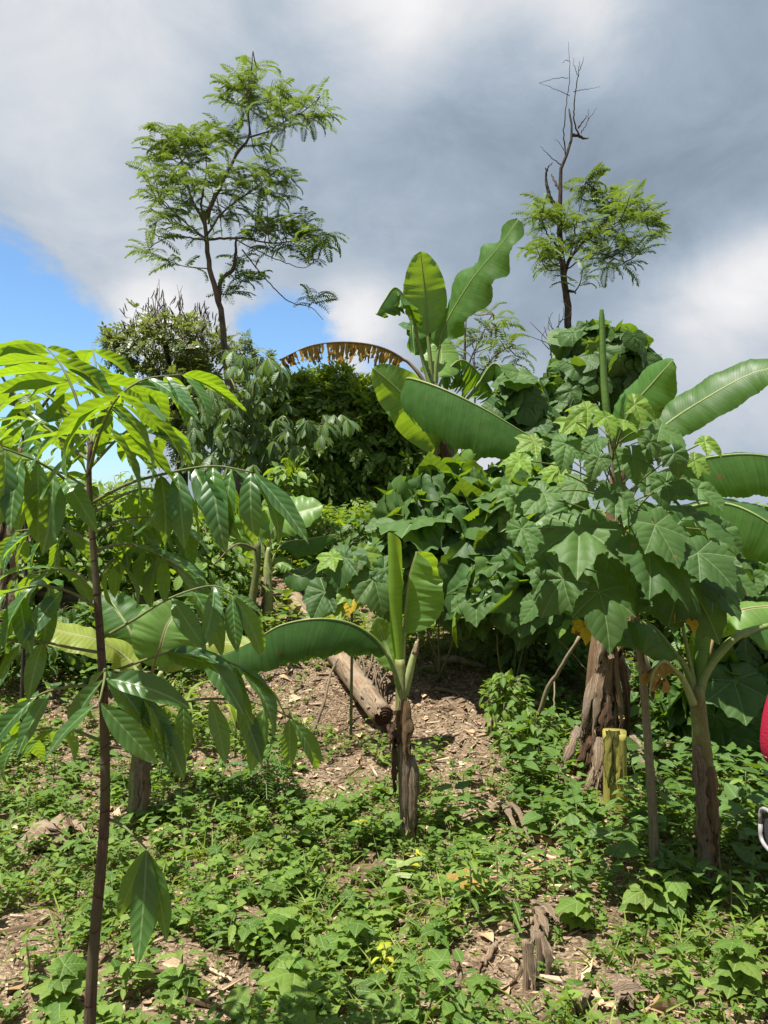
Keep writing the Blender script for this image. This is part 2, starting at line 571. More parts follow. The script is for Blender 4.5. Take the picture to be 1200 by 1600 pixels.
M['dying_banana_leaf'] = leaf_mat('dying_banana_leaf', (0.40, 0.26, 0.07), (0.30, 0.26, 0.06), (0.50, 0.30, 0.03), rough=0.7, spec=0.2, tf=0.35,
                                  vein=(0.30, 0.22, 0.10), mid=0.012, lat=38, slope=0.2, latw=0.3, latmix=0.3, bump=0.4, stripe=0.9, var=0.3,
                                  spots=((0.13, 0.06, 0.022), 0.57, 7.0))
M['rolled_leaf'] = leaf_mat('rolled_leaf', (0.19, 0.33, 0.04), (0.22, 0.36, 0.045), (0.45, 0.62, 0.02), rough=0.4, spec=0.4, tf=0.40,
                            vein=(0.25, 0.35, 0.08), mid=0.0001, lat=40, slope=0.0, latw=0.3, latmix=0.0, bump=0, stripe=0.5, var=0.1)
M['petiole'] = bark_mat('petiole', (0.13, 0.19, 0.05), (0.20, 0.25, 0.08), scale=5, stretch=0.3, rough=0.5, bump=0.12)
M['pale_petiole'] = bark_mat('pale_petiole', (0.22, 0.27, 0.10), (0.30, 0.31, 0.13), scale=5, stretch=0.3, rough=0.5, bump=0.12)
M['red_petiole'] = bark_mat('red_petiole', (0.20, 0.10, 0.045), (0.16, 0.15, 0.05), scale=5, stretch=0.3, rough=0.5, bump=0.12)
M['pseudostem'] = bark_mat('pseudostem', (0.15, 0.18, 0.06), (0.23, 0.235, 0.09), scale=7, stretch=0.35, rough=0.6, bump=0.35, c3=(0.155, 0.135, 0.05))
M['brown_pseudostem'] = bark_mat('brown_pseudostem', (0.10, 0.060, 0.032), (0.26, 0.165, 0.085), scale=14, stretch=0.12, rough=0.85, bump=0.7, c3=(0.15, 0.105, 0.06))
M['dry_sheath'] = bark_mat('dry_sheath', (0.09, 0.058, 0.034), (0.36, 0.27, 0.18), scale=22, stretch=0.10, rough=0.9, bump=0.7, c3=(0.22, 0.17, 0.125))
M['dark_sheath'] = bark_mat('dark_sheath', (0.05, 0.026, 0.015), (0.13, 0.075, 0.04), scale=14, stretch=0.15, rough=0.9, bump=0.7)
M['sapling_bark'] = bark_mat('sapling_bark', (0.055, 0.034, 0.022), (0.125, 0.085, 0.055), scale=7, stretch=2.2, rough=0.8, bump=0.5, c3=(0.085, 0.075, 0.04), ring=11)
M['green_stem'] = bark_mat('green_stem', (0.09, 0.12, 0.035), (0.14, 0.15, 0.05), scale=9, stretch=0.6, rough=0.6, bump=0.2)
M['grey_stem'] = bark_mat('grey_stem', (0.15, 0.125, 0.075), (0.25, 0.21, 0.13), scale=9, stretch=0.6, rough=0.8, bump=0.35)
M['tree_bark'] = bark_mat('tree_bark', (0.055, 0.043, 0.034), (0.15, 0.115, 0.085), scale=10, stretch=0.35, rough=0.9, bump=0.7)
M['dark_bark'] = bark_mat('dark_bark', (0.030, 0.022, 0.017), (0.085, 0.065, 0.05), scale=12, stretch=0.35, rough=0.9, bump=0.8)
M['twig'] = bark_mat('twig', (0.10, 0.07, 0.045), (0.21, 0.16, 0.10), scale=12, stretch=0.4, rough=0.9, bump=0.3)
M['log'] = bark_mat('log', (0.13, 0.082, 0.048), (0.32, 0.235, 0.155), scale=10, stretch=0.12, rough=0.8, bump=0.5, c3=(0.23, 0.175, 0.12))
M['cut_green'] = bark_mat('cut_green', (0.24, 0.21, 0.05), (0.31, 0.27, 0.07), scale=7, stretch=0.15, rough=0.5, bump=0.25)
M['frond'] = leaf_mat('frond', (0.075, 0.130, 0.032), (0.108, 0.168, 0.048), (0.24, 0.34, 0.028), rough=0.5, spec=0.3, tf=0.35, mid=0.0001, latmix=0.0, bump=0, var=0.3)
M['dark_spray'] = leaf_mat('dark_spray', (0.075, 0.14, 0.026), (0.17, 0.25, 0.042), (0.28, 0.42, 0.02), rough=0.5, spec=0.3, tf=0.36, mid=0.0001, latmix=0.0, bump=0, var=0.35)
M['light_spray'] = leaf_mat('light_spray', (0.10, 0.17, 0.03), (0.20, 0.27, 0.05), (0.34, 0.46, 0.02), rough=0.5, spec=0.3, tf=0.36, mid=0.0001, latmix=0.0, bump=0, var=0.35)
M['olive_spray'] = leaf_mat('olive_spray', (0.095, 0.135, 0.045), (0.18, 0.205, 0.075), (0.28, 0.34, 0.04), rough=0.45, spec=0.35, tf=0.32, mid=0.0001, latmix=0.0, bump=0, var=0.35)
M['drooping_leaf'] = leaf_mat('drooping_leaf', (0.055, 0.105, 0.032), (0.080, 0.14, 0.042), (0.20, 0.32, 0.03), rough=0.48, spec=0.35, tf=0.28, vein=(0.16, 0.22, 0.1), mid=0.02,
                              lat=7, latmix=0.15, bump=0.2, var=0.25)
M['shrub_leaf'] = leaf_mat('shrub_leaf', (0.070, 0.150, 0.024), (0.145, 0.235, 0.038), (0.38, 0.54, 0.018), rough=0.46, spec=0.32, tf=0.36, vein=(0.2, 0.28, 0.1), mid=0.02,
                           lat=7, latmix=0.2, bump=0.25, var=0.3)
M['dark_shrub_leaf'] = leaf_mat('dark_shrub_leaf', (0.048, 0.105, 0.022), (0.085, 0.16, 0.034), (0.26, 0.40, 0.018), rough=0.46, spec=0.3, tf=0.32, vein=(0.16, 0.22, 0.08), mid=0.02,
                                lat=7, latmix=0.2, bump=0.25, var=0.3)  # darker copy of the shrub leaf; also puts shade into the undergrowth's colour
M['weed_leaf'] = leaf_mat('weed_leaf', (0.062, 0.132, 0.022), (0.160, 0.238, 0.042), (0.36, 0.50, 0.02), rough=0.55, spec=0.22, tf=0.36, vein=(0.2, 0.28, 0.1), mid=0.02,
                          lat=6, latmix=0.22, bump=0.25, var=0.35)
M['grass_blade'] = leaf_mat('grass_blade', (0.12, 0.205, 0.03), (0.24, 0.28, 0.07), (0.30, 0.42, 0.03), rough=0.5, spec=0.3, tf=0.34, mid=0.0001, latmix=0.0, bump=0, var=0.3)
M['pod'] = plain_mat('pod', (0.045, 0.028, 0.018), 0.7)
M['chips'] = litter_mat('chips', (0.10, 0.066, 0.040), (0.25, 0.18, 0.115), (0.44, 0.345, 0.235))
M['litter_strip'] = litter_mat('litter_strip', (0.26, 0.16, 0.085), (0.42, 0.28, 0.165), (0.50, 0.36, 0.23))
M['twiglets'] = litter_mat('twiglets', (0.08, 0.05, 0.03), (0.20, 0.14, 0.085), (0.34, 0.26, 0.17))


# ------------------------------------------------------------------ leaf shapes (unit length, tip along +Y, upper face +Z)
def leaflet(droop=0.9, fold=0.25, wid=0.18, nr=15, nc=7, tw=0.0, peak=0.45, wav=0.012, stalk=0.02):
    s = np.linspace(0, 1, nr)
    w = wid * (np.sin(PI * s ** (math.log(0.5) / math.log(peak)))) ** 0.85
    w = w * (1 - 0.15 * s) + 0.003
    th = -droop * s ** 1.3
    ds = 1.0 / (nr - 1)
    y = np.concatenate([[0], np.cumsum(np.cos(th[:-1]) * ds)]) + stalk
    z = np.concatenate([[0], np.cumsum(np.sin(th[:-1]) * ds)])
    u = np.linspace(-1, 1, nc)
    ph = rng.random() * 6
    X = u[None] * w[:, None]
    h = np.abs(X) * fold + wav * np.sin(s[:, None] * 17 + ph + u[None] * 1.5) * (np.abs(u)[None] ** 2)
    h = h + tw * X * s[:, None]
    Y = y[:, None] - h * np.sin(th)[:, None]
    Z = z[:, None] + h * np.cos(th)[:, None]
    v = np.stack([X, Y, Z], -1).reshape(-1, 3)
    uv = np.stack([np.abs(X), np.broadcast_to(s[:, None], X.shape)], -1).reshape(-1, 2)
    return v, gridq(nr, nc), np.zeros((0, 3), int), uv


def lobed_leaf(nl=5, sinus=0.45, serr=0.05, droop=0.5, bulge=0.07, na=72, base=0.28, spread=0.95, seed=0, heart=False):
    r_ = np.random.default_rng(seed)
    k = (nl - 1) // 2
    la = np.array([i * spread * (1 + 0.05 * r_.standard_normal()) for i in range(-k, k + 1)])
    ll = np.array([1.0 - 0.20 * abs(i) ** 1.2 + 0.05 * r_.standard_normal() for i in range(-k, k + 1)])
    ang = np.linspace(-PI + 0.10, PI - 0.10, na)
    for a in la:                                        # a vertex on each lobe tip
        ang[np.argmin(np.abs(ang - a))] = a
    d = ang[:, None] - la[None]
    wl = spread * (0.62 if not heart else 0.9)
    prof = ll[None] * (1 - sinus * np.clip(np.abs(d) / wl, 0, 1.7) ** 0.85)
    R = prof.max(1)
    R = np.maximum(R, 0.40 if not heart else 0.5)
    back = np.clip((np.abs(ang) - 2.3) / 0.75, 0, 1)
    R = R * (1 - back * (1 - base / 0.42)) if not heart else R * (1 - 0.5 * back)
    tooth = serr * (((np.arange(na) % 3) == 0) * 1.0 - 0.4) * (1 + 0.4 * r_.standard_normal(na))
    near_tip = np.exp(-(np.abs(d).min(1) / 0.06) ** 2)
    R = R * (1 + tooth * (1 - near_tip))
    fr = np.array([0.0, 0.22, 0.45, 0.65, 0.83, 1.0])
    X = np.sin(ang)[None] * R[None] * fr[:, None]
    Y = np.cos(ang)[None] * R[None] * fr[:, None]
    best = np.abs(d).argmin(1)
    da = d[np.arange(na), best]
    rr = R[None] * fr[:, None]
    dist = np.abs(rr * np.sin(np.clip(da, -1.5, 1.5))[None]); along = rr * np.cos(np.clip(da, -1.5, 1.5))[None]
    Z = bulge * np.sin(np.clip(dist / 0.30, 0, 1) * PI * 0.8) - 0.5 * droop * (Y.clip(0) ** 2) - 0.30 * droop * X ** 2 * (0.6 + r_.random())
    Z = Z + 0.035 * np.sin(ang * 5 + r_.random() * 6)[None] * fr[:, None] ** 2
    Z = Z + (0.10 * (r_.random() - 0.5)) * X
    v = np.stack([X, Y, Z], -1).reshape(-1, 3)
    uv = np.stack([dist, along], -1).reshape(-1, 2)
    return v, gridq(len(fr), na), np.zeros((0, 3), int), uv


def merge_tpl(lst):
    v, q, t, uv, n = [], [], [], [], 0
    for a, b, c, d in lst:
        v.append(a); uv.append(d)
        q.append(np.asarray(b).reshape(-1, 4) + n); t.append(np.asarray(c).reshape(-1, 3) + n)
        n += len(a)
    return np.vstack(v), np.vstack(q), np.vstack(t), np.vstack(uv)


def xform(tpl, Mx):
    v, q, t, uv = tpl
    A = np.array(Mx)
    return v @ A[:3, :3].T + A[:3, 3], q, t, uv


def tri_leaf(w=0.3, bend=0.15, pk=0.4):
    """cheap folded leaf: 6 verts, 4 faces"""
    v = np.array([[0, 0, 0], [-w, pk, 0.06], [0, pk, 0], [w, pk, 0.06], [-w * 0.6, 0.72, 0.02 - bend * .4], [0, 0.75, -bend * .5], [w * 0.6, 0.72, 0.02 - bend * .4], [0, 1, -bend]], float)
    q = np.array([[1, 2, 5, 4], [2, 3, 6, 5]])
    t = np.array([[0, 2, 1], [0, 3, 2], [4, 5, 7], [5, 6, 7]])
    uv = np.stack([np.abs(v[:, 0]), v[:, 1]], 1)
    return v, q, t, uv


def heart_leaf(w=0.48):
    v = np.array([[0, 0, 0], [-w * .75, -0.12, .05], [-w, 0.22, .1], [-w * .72, 0.55, .05], [0, 1, -.12], [w * .72, 0.55, .05], [w, 0.22, .1], [w * .75, -0.12, .05], [0, .5, -.02]], float)
    q = np.array([[0, 8, 3, 2], [0, 6, 5, 8]])
    t = np.array([[0, 2, 1], [8, 4, 3], [8, 5, 4], [0, 7, 6]])
    uv = np.stack([np.abs(v[:, 0]), v[:, 1].clip(0)], 1)
    return v, q, t, uv


def small_lobed(seed=0):
    return lobed_leaf(5, 0.42, 0.0, 0.5, 0.05, 22, seed=seed)


def frond(n=11, L=1.0, droop=0.9, up=0.25, lw=0.20, thin=0.038):
    """feather leaf of a tree: a bent rachis and n pairs of leaflets"""
    s = np.linspace(0, 1, n + 2)
    th = up - (droop + up) * s
    y = np.concatenate([[0], np.cumsum(np.cos(th[:-1]) / (n + 1))]); z = np.concatenate([[0], np.cumsum(np.sin(th[:-1]) / (n + 1))])
    v, q, t, uv = [], [], [], []
    k = 0
    for i in range(n + 1):
        v += [[-0.006, y[i], z[i]], [0.006, y[i], z[i]], [0.006, y[i + 1], z[i + 1]], [-0.006, y[i + 1], z[i + 1]]]
        q.append([k, k + 1, k + 2, k + 3]); k += 4
    for i in range(1, n + 2):
        f = math.sin(PI * min(1, (i + 1.5) / (n + 3))) ** 0.6
        for sg in (-1, 1):
            l = lw * f * (0.85 + 0.3 * rng.random()); w = thin
            dx = sg * l * 0.9; dy = l * (0.40 + 0.2 * rng.random()); dz = -l * (0.25 + 0.4 * rng.random())
            b = np.array([0, y[i], z[i]])
            v += [list(b), list(b + V(dx * .5, dy * .5 - w, dz * .4)), list(b + V(dx, dy, dz)), list(b + V(dx * .5, dy * .5 + w, dz * .4))]
            q.append([k, k + 1, k + 2, k + 3]); k += 4
    v = np.array(v, float)
    return v, np.array(q), np.zeros((0, 3), int), np.stack([np.abs(v[:, 0]), v[:, 1]], 1)


def spray(n=5, lw=0.42, w=0.10, droop=0.5):
    """leafy twig end for far crowns"""
    v, t, k = [], [], 0
    for i in range(n):
        s = (i + 1) / n
        for sg in ((-1, 1) if i < n - 1 else (0,)):
            l = lw * (0.8 + 0.4 * rng.random())
            b = V(0, s * 0.75, -droop * s * s * 0.5)
            dr = unit(V(sg * 1.0, 0.75 + 0.3 * rng.random(), -0.35 * rng.random() - 0.1))
            sd_ = unit(np.cross(dr, V(0, 0, 1))) * w
            v += [b, b + dr * l * 0.5 + sd_, b + dr * l, b + dr * l * 0.5 - sd_]
            t += [[k, k + 1, k + 2], [k, k + 2, k + 3]]; k += 4
    v = np.array(v)
    return v, np.zeros((0, 4), int), np.array(t), np.stack([np.abs(v[:, 0]), v[:, 1]], 1)


def umbrella_leaf(n=6):
    """palmate leaf whose leaflets hang down round the end of a stalk"""
    lst = []
    for i in range(n):
        a = (i + 0.3 * rng.random()) / n * 2 * PI
        L = leaflet(droop=0.6, fold=0.25, wid=0.19, nr=7, nc=3, peak=0.55)
        lst.append(xform(L, np.array(frame(V(0, 0, 0), V(math.sin(a) * 0.75, math.cos(a) * 0.75, -0.55 - 0.5 * rng.random()), V(math.sin(a), math.cos(a), 0.9)))))
    return merge_tpl(lst)


def tmesh(name, tpl, mat):
    return MB().add(*tpl).mesh(name, mat)


def pick(lst):
    return lst[int(rng.integers(len(lst)))]


def rvec(s=1.0):
    return rng.standard_normal(3) * s


ME = {}
ME['leaflet'] = [tmesh('leaflet', leaflet(d, f, w, 17, 7, tw, pk), M['sapling_leaf']) for d, f, w, tw, pk in
                 ((0.7, 0.25, 0.155, 0.1, 0.48), (1.0, 0.35, 0.15, -0.2, 0.45), (0.5, 0.15, 0.165, 0.0, 0.5), (1.3, 0.3, 0.15, 0.25, 0.45), (0.85, 0.5, 0.145, -0.1, 0.52), (0.35, 0.2, 0.16, 0.15, 0.5))]
ME['lobed'] = [tmesh('lobed_leaf', lobed_leaf(5, 0.30, 0.05, d, 0.07, 72, seed=s), M['lobed_leaf']) for s, d in ((1, 0.35), (2, 0.7), (3, 0.5), (4, 0.9), (5, 0.25))] + [tmesh('lobed_leaf', lobed_leaf(nl, sn, 0.07, d, 0.09, 72, spread=sp_, seed=s), M['lobed_leaf']) for s, nl, sn, d, sp_ in ((6, 3, .30, .6, .85), (7, 5, .28, 1.0, .85), (8, 7, .32, .5, .8))]
ME['young_lobed'] = [tmesh('lobed_leaf', lobed_leaf(5, 0.45, 0.05, d, 0.07, 72, seed=s), M['young_lobed_leaf']) for s, d in ((11, 0.35), (12, 0.8))]
ME['yellow_lobed'] = [tmesh('yellow_leaf', lobed_leaf(5, 0.40, 0.05, 0.9, 0.08, 48, seed=21), M['yellow_leaf'])]
ME['round_lobed'] = [tmesh('lobed_leaf', lobed_leaf(5, 0.26, 0.05, d, 0.06, 60, seed=s), M['lobed_leaf']) for s, d in ((31, 0.2), (32, 0.5), (33, 0.35))] + [tmesh('lobed_leaf', lobed_leaf(nl, sn, 0.06, d, 0.08, 60, spread=sp_, seed=s), M['lobed_leaf']) for s, nl, sn, d, sp_ in ((34, 3, .30, .6, .8), (35, 5, .20, .9, .85), (36, 7, .24, .3, .8))]
ME['vine_leaf'] = [tmesh('vine_leaf', lobed_leaf(3, 0.22, 0.02, d, 0.05, 32, seed=s, heart=True), M['lobed_leaf']) for s, d in ((41, 0.4), (42, 0.8), (43, 0.6))]
ME['umbrella'] = [tmesh('drooping_leaf', umbrella_leaf(n), M['drooping_leaf']) for n in (5, 6, 7, 6)]
ME['frond'] = [tmesh('feather_leaf', frond(11, droop=d, up=u), M['frond']) for d, u in ((0.7, 0.3), (1.1, 0.3), (1.5, 0.2), (0.9, 0.6))]
ME['shrub'] = [tmesh('shrub_leaf', leaflet(d, 0.25, 0.24, 7, 3, peak=0.5), M['shrub_leaf']) for d in (0.4, 0.8, 1.1)]
ME['dark_shrub'] = [tmesh('shrub_leaf', leaflet(d, 0.25, 0.26, 7, 3, peak=0.5), M['dark_shrub_leaf']) for d in (0.4, 0.8, 1.1)]
ME['weed'] = [tmesh('leaf', leaflet(d, 0.3, 0.22, 7, 3, peak=0.42), M['weed_leaf']) for d in (0.5, 0.9)]
ME['weed_lance'] = [tmesh('leaf', leaflet(d, 0.35, 0.14, 8, 3, peak=0.42), M['weed_leaf']) for d in (0.5, 1.0)]
ME['weed_lobed'] = [tmesh('leaf', lobed_leaf(5, 0.36, 0.04, d, 0.06, 44, seed=s), M['weed_leaf']) for s, d in ((51, 0.4), (52, 0.8))]


# ------------------------------------------------------------------ builders
def banana_leaf(root, pts, W, nh, b0=0.25, fl=10, fr=10, wave=0.0, wfreq=5.0, tears=0, gap=0.25, mat='banana_leaf', rib='petiole', ribr=0.012, nr=46,
                tipw=0.10, jit=0.0, label=None, tear_drop=0.5, fold_end=None, pw=0.62):
    """pts: stalk and midrib; the blade starts at b0 of its length. fl/fr: angle of the two halves from the flat, + up, in degrees"""
    c = crom(pts, nr + 1)
    i0 = int(b0 * nr)
    T = np.gradient(c, axis=0); T /= np.linalg.norm(T, axis=1)[:, None]
    blade = c[i0:]; Tb = T[i0:]
    n = len(blade)
    s = np.linspace(0, 1, n)
    L = np.linalg.norm(np.diff(blade, axis=0), axis=1).sum()
    prof = (np.sin(PI * (0.02 + 0.98 * s ** 0.85)).clip(0)) ** pw
    prof[-1] = tipw * 0.3
    prof = np.maximum(prof, np.where(s > 0.9, 0.02, 0.06))
    nh = np.asarray(nh, float)
    if nh.ndim == 1:
        nh = np.broadcast_to(nh, (n, 3))
    else:
        nh = crom(nh, n)
    side = np.cross(Tb, nh); side /= np.linalg.norm(side, axis=1)[:, None]
    up = np.cross(side, Tb)
    mb = MB()
    nc = 7
    pleat = rng.standard_normal(len(np.arange(0, 4, .012)))
    u = np.linspace(0, 1, nc)
    for sg, f0 in ((-1, fl), (1, fr)):
        f1 = f0 if fold_end is None else fold_end[0 if sg < 0 else 1]
        if tears:
            cut = np.sort(rng.choice(np.arange(2, n - 2), min(tears, n - 5), replace=False))
            segs = np.split(np.arange(n), cut)
            segs = [np.concatenate([g, [g[-1] + 1]]) if g[-1] + 1 < n else g for g in segs]
        else:
            segs = [np.arange(n)]
        for g in segs:
            if len(g) < 2 or (tears >= 20 and rng.random() < 0.13):
                continue
            sub = np.linspace(g[0], g[-1], max(4, int(len(g) * 1.6)))
            ip = lambda A: np.stack([np.interp(sub, np.arange(n), A[:, k]) for k in range(3)], 1)
            pb, sd_, ub, tb = ip(blade), ip(side), ip(up), ip(Tb)
            ss = sub / (n - 1)
            w = W * np.interp(sub, np.arange(n), prof) * (1 - ((0.6 if tears >= 20 else 0.18) * rng.random() if tears else 0))
            extra = math.radians(-tear_drop * 60 * rng.random()) if tears else 0.0
            fa = np.radians(f0 + (f1 - f0) * ss) + extra
            curl = 1.0 if not tears else 1 + 0.4 * rng.standard_normal()
            rows = []
            uvs = []
            cen = ss.mean()
            for k in range(nc):
                uu = u[k]
                ang = fa - 0.35 * curl * uu * uu * 0.6
                rad = w * uu
                wv = wave * W * np.sin(ss * wfreq * 2 * PI + sg * 1.3 + 0.8 * np.sin(ss * 9)) * uu ** 1.6
                shrink = (cen - ss) * L * gap * uu ** 1.5 if tears else 0.0
                p = pb + sd_ * (sg * rad * np.cos(ang))[:, None] + ub * (rad * np.sin(ang) + wv)[:, None]
                p = p + tb * (np.asarray(shrink) + 0.10 * w * uu * np.sin(ss * 3))[:, None] if tears else p + tb * (0.12 * rad)[:, None]
                if jit:
                    p = p + rng.standard_normal(p.shape) * jit * uu
                pl_ = W * 0.020 * np.interp(ss * L, np.arange(0, 4, .012), pleat) * uu ** 0.8
                p = p + ub * pl_[:, None]
                rows.append(p)
                uvs.append(np.stack([rad, ss * L], 1))
            v = np.stack(rows, 1).reshape(-1, 3)
            mb.add(v, gridq(len(sub), nc), None, np.stack(uvs, 1).reshape(-1, 2), 0.0)
    o = part('leaf', mb.mesh('banana_blade', M[mat]), root, label=label)
    rr = np.concatenate([np.linspace(ribr, ribr * 0.62, i0 + 1), np.linspace(ribr * 0.55, ribr * 0.10, n - 1)])
    mr = MB()
    off = np.zeros_like(c); off[i0:] = -up * (rr[i0:] * 0.55)[:, None]
    add_tube(mr, c + off, rr, 8)
    part('stalk', mr.mesh('banana_stalk', M[rib]), o)
    return o


def rolled(root, pts, rads, turns=1.6, mat='rolled_leaf', open_to=0.6, name='rolled_leaf', nr=30, nc=22):
    """young leaf still rolled up along its axis, opening towards the top"""
    c = crom(pts, nr); r = np.interp(np.linspace(0, 1, nr), np.linspace(0, 1, len(rads)), rads)
    T = np.gradient(c, axis=0); T /= np.linalg.norm(T, axis=1)[:, None]
    A = V(1, 0, 0); vs, uv = [], []
    for i in range(nr):
        s = i / (nr - 1)
        N = unit(A - T[i] * np.dot(A, T[i])); B = np.cross(T[i], N)
        w = turns * 2 * PI * (1 - 0.35 * max(0, s - open_to) / (1 - open_to + 1e-6))
        a = np.linspace(0, w, nc) + 2.1 + 0.5 * s
        rr = r[i] * (0.50 + 0.50 * np.linspace(0, 1, nc)) * (1 + 0.05 * np.sin(9 * s + a))
        top = np.zeros(nc)
        if i == nr - 1:
            top = r[i] * 1.4 * np.sin(np.linspace(0, 1, nc) * PI * 1.1 + 0.4)
        vs.append(c[i] + rr[:, None] * (np.cos(a)[:, None] * N + np.sin(a)[:, None] * B) + T[i] * top[:, None])
        uv.append(np.stack([np.linspace(0, 0.3, nc), np.full(nc, s)], 1))
    mb = MB().add(np.vstack(vs), gridq(nr, nc), None, np.vstack(uv))
    return part(name, mb.mesh(name, M[mat]), root)


def pseudostem(root, pts, rads, mat='pseudostem', n=26, lobes=3, name='pseudostem', sides=14):
    c = crom(pts, n); r = np.interp(np.linspace(0, 1, n), np.linspace(0, 1, len(rads)), rads)
    v, q, t, uv = tube_data(c, r, sides)
    k = n * sides
    a = np.tile(np.arange(sides) / sides * 2 * PI, n); s = np.repeat(np.linspace(0, 1, n), sides)
    ctr = np.repeat(c, sides, 0)
    f = 1 + 0.10 * np.sin(a * lobes + s * 4) + 0.05 * np.sin(a * 5 - s * 9) + 0.05 * np.sin(s * 22)
    v[:k] = ctr + (v[:k] - ctr) * f[:, None]
    return part(name, MB().add(v, q, t, uv).mesh(name, M[mat]), root)


def sheath_strip(root, top, bot, w, nrm, curl=0.6, mat='dry_sheath', sag=0.1, name='dry_sheath', nr=12, thick=0.0025):
    """a curled dry strip with thickness, from top to bot"""
    top = np.asarray(top, float); bot = np.asarray(bot, float); nrm = unit(nrm)
    mid = (top + bot) / 2 + nrm * sag * np.linalg.norm(top - bot) + rvec(0.006)
    c = crom([top, mid, bot], nr)
    T = np.gradient(c, axis=0); T /= np.linalg.norm(T, axis=1)[:, None]
    nc = 7
    u = np.linspace(-1, 1, nc)
    v1, uv = [], []
    tws = rng.standard_normal() * 0.7
    for i in range(nr):
        s = i / (nr - 1)
        nn = unit(nrm + 0.28 * math.sin(s * 3 + tws) * np.cross(T[i], nrm))
        sd_ = unit(np.cross(T[i], nn)); nn = np.cross(sd_, T[i])
        ww = w * (0.55 + 0.45 * math.sin(PI * min(1, s * 0.9 + 0.2))) * (1 + 0.2 * rng.standard_normal())
        row = c[i] + (u * ww)[:, None] * sd_ - (curl * ww * u * u)[:, None] * nn
        row = row + (rng.standard_normal(nc) * w * 0.10)[:, None] * nn + (rng.standard_normal(nc) * w * 0.12 * (np.abs(u) > .9))[:, None] * sd_
        if i >= nr - 3:
            row = row + T[i] * (rng.standard_normal(nc) * w * 0.5)[:, None] + rng.standard_normal((nc, 3)) * w * .12
        v1.append(row); uv.append(np.stack([np.abs(u) * 0.6, np.full(nc, s * np.linalg.norm(top - bot))], 1))
    v1 = np.vstack(v1); uv = np.vstack(uv)
    v2 = v1 - np.repeat(np.cross(np.cross(T, np.broadcast_to(nrm, T.shape)), T) * thick, nc, 0)
    q = gridq(nr, nc)
    k = nr * nc
    e = [[i * nc, (i + 1) * nc, (i + 1) * nc + k, i * nc + k] for i in range(nr - 1)] + [[(i + 1) * nc - 1, (i + 2) * nc - 1, (i + 2) * nc - 1 + k, (i + 1) * nc - 1 + k] for i in range(nr - 1)]
    mb = MB().add(np.vstack([v1, v2]), np.vstack([q, q[:, ::-1] + k, np.array(e)]), None, np.vstack([uv, uv]))
    return part(name, mb.mesh(name, M[mat]), root)


def dress(root, base, top, rad, n, lens=(0.25, 0.6), w=(0.02, 0.05), mat='dry_sheath', hmin=0.1, hmax=1.0, hang=0.05):
    """dry leaf sheaths hanging from a banana stem"""
    base = np.asarray(base, float); top = np.asarray(top, float)
    for i in range(n):
        a = -PI / 2 + rng.standard_normal() * 1.1
        h = hmin + (hmax - hmin) * (i + rng.random()) / n
        l = lens[0] + (lens[1] - lens[0]) * rng.random()
        o = V(math.cos(a), math.sin(a), 0)
        p1 = base + (top - base) * h + o * rad * 1.05
        H = np.linalg.norm(top - base)
        h2 = max(h - l / H, 0.01)
        p2 = base + (top - base) * h2 + o * (rad * 1.15 + hang * rng.random()) + V(rng.standard_normal() * 0.02, 0, 0)
        sheath_strip(root, p1, p2, w[0] + (w[1] - w[0]) * rng.random(), o, 0.35 + 0.4 * rng.random(), mat if rng.random() < 0.8 else 'dark_sheath', sag=0.04)


def compound_leaf(root, pts, npair, L, s0=0.3, hang=0.7, fwd=0.5, side=0.8, rad=0.0042, toward=None, term=True, only=None, spread=None):
    """a pinnate leaf: bent stalk with leaflets in pairs as its sub-parts"""
    L = L * 1.18
    c = crom(pts, 20)
    T = np.gradient(c, axis=0); T /= np.linalg.norm(T, axis=1)[:, None]
    mb = MB(); add_tube(mb, c, np.linspace(rad, rad * 0.45, 20), 6)
    o = part('compound_leaf', mb.mesh('leaf_stalk', M['green_stem']), root)
    out = toward if toward is not None else V(0, 0, 1)
    for i in range(npair):
        s = s0 + (0.99 - s0) * i / max(1, npair - 1)
        k = s * 19; k0 = min(int(k), 18); f = k - k0
        p = c[k0] * (1 - f) + c[k0 + 1] * f; t = T[k0]
        hs = unit(np.cross(t, out)) if spread is None else unit(np.asarray(spread, float))
        for sg in (-1, 1):
            if only and sg != only and rng.random() < 0.75:
                continue
            d = unit(sg * side * hs + fwd * t + V(0, 0, -hang * (0.38 + 0.5 * rng.random())) + rvec(0.20))
            nr_ = unit(out + 0.45 * sg * hs + rvec(0.28))
            part('leaflet', pick(ME['leaflet']), o, frame(p, d, nr_, L * (0.78 + 0.22 * math.sin(PI * (i + 1) / (npair + 0.6))) * (0.92 + 0.16 * rng.random())))
    if term:
        d = unit(T[-1] + V(0, 0, -hang * 0.8) + rvec(0.1))
        part('leaflet', pick(ME['leaflet']), o, frame(c[-1], d, unit(out + rvec(0.12)), L))
    return o


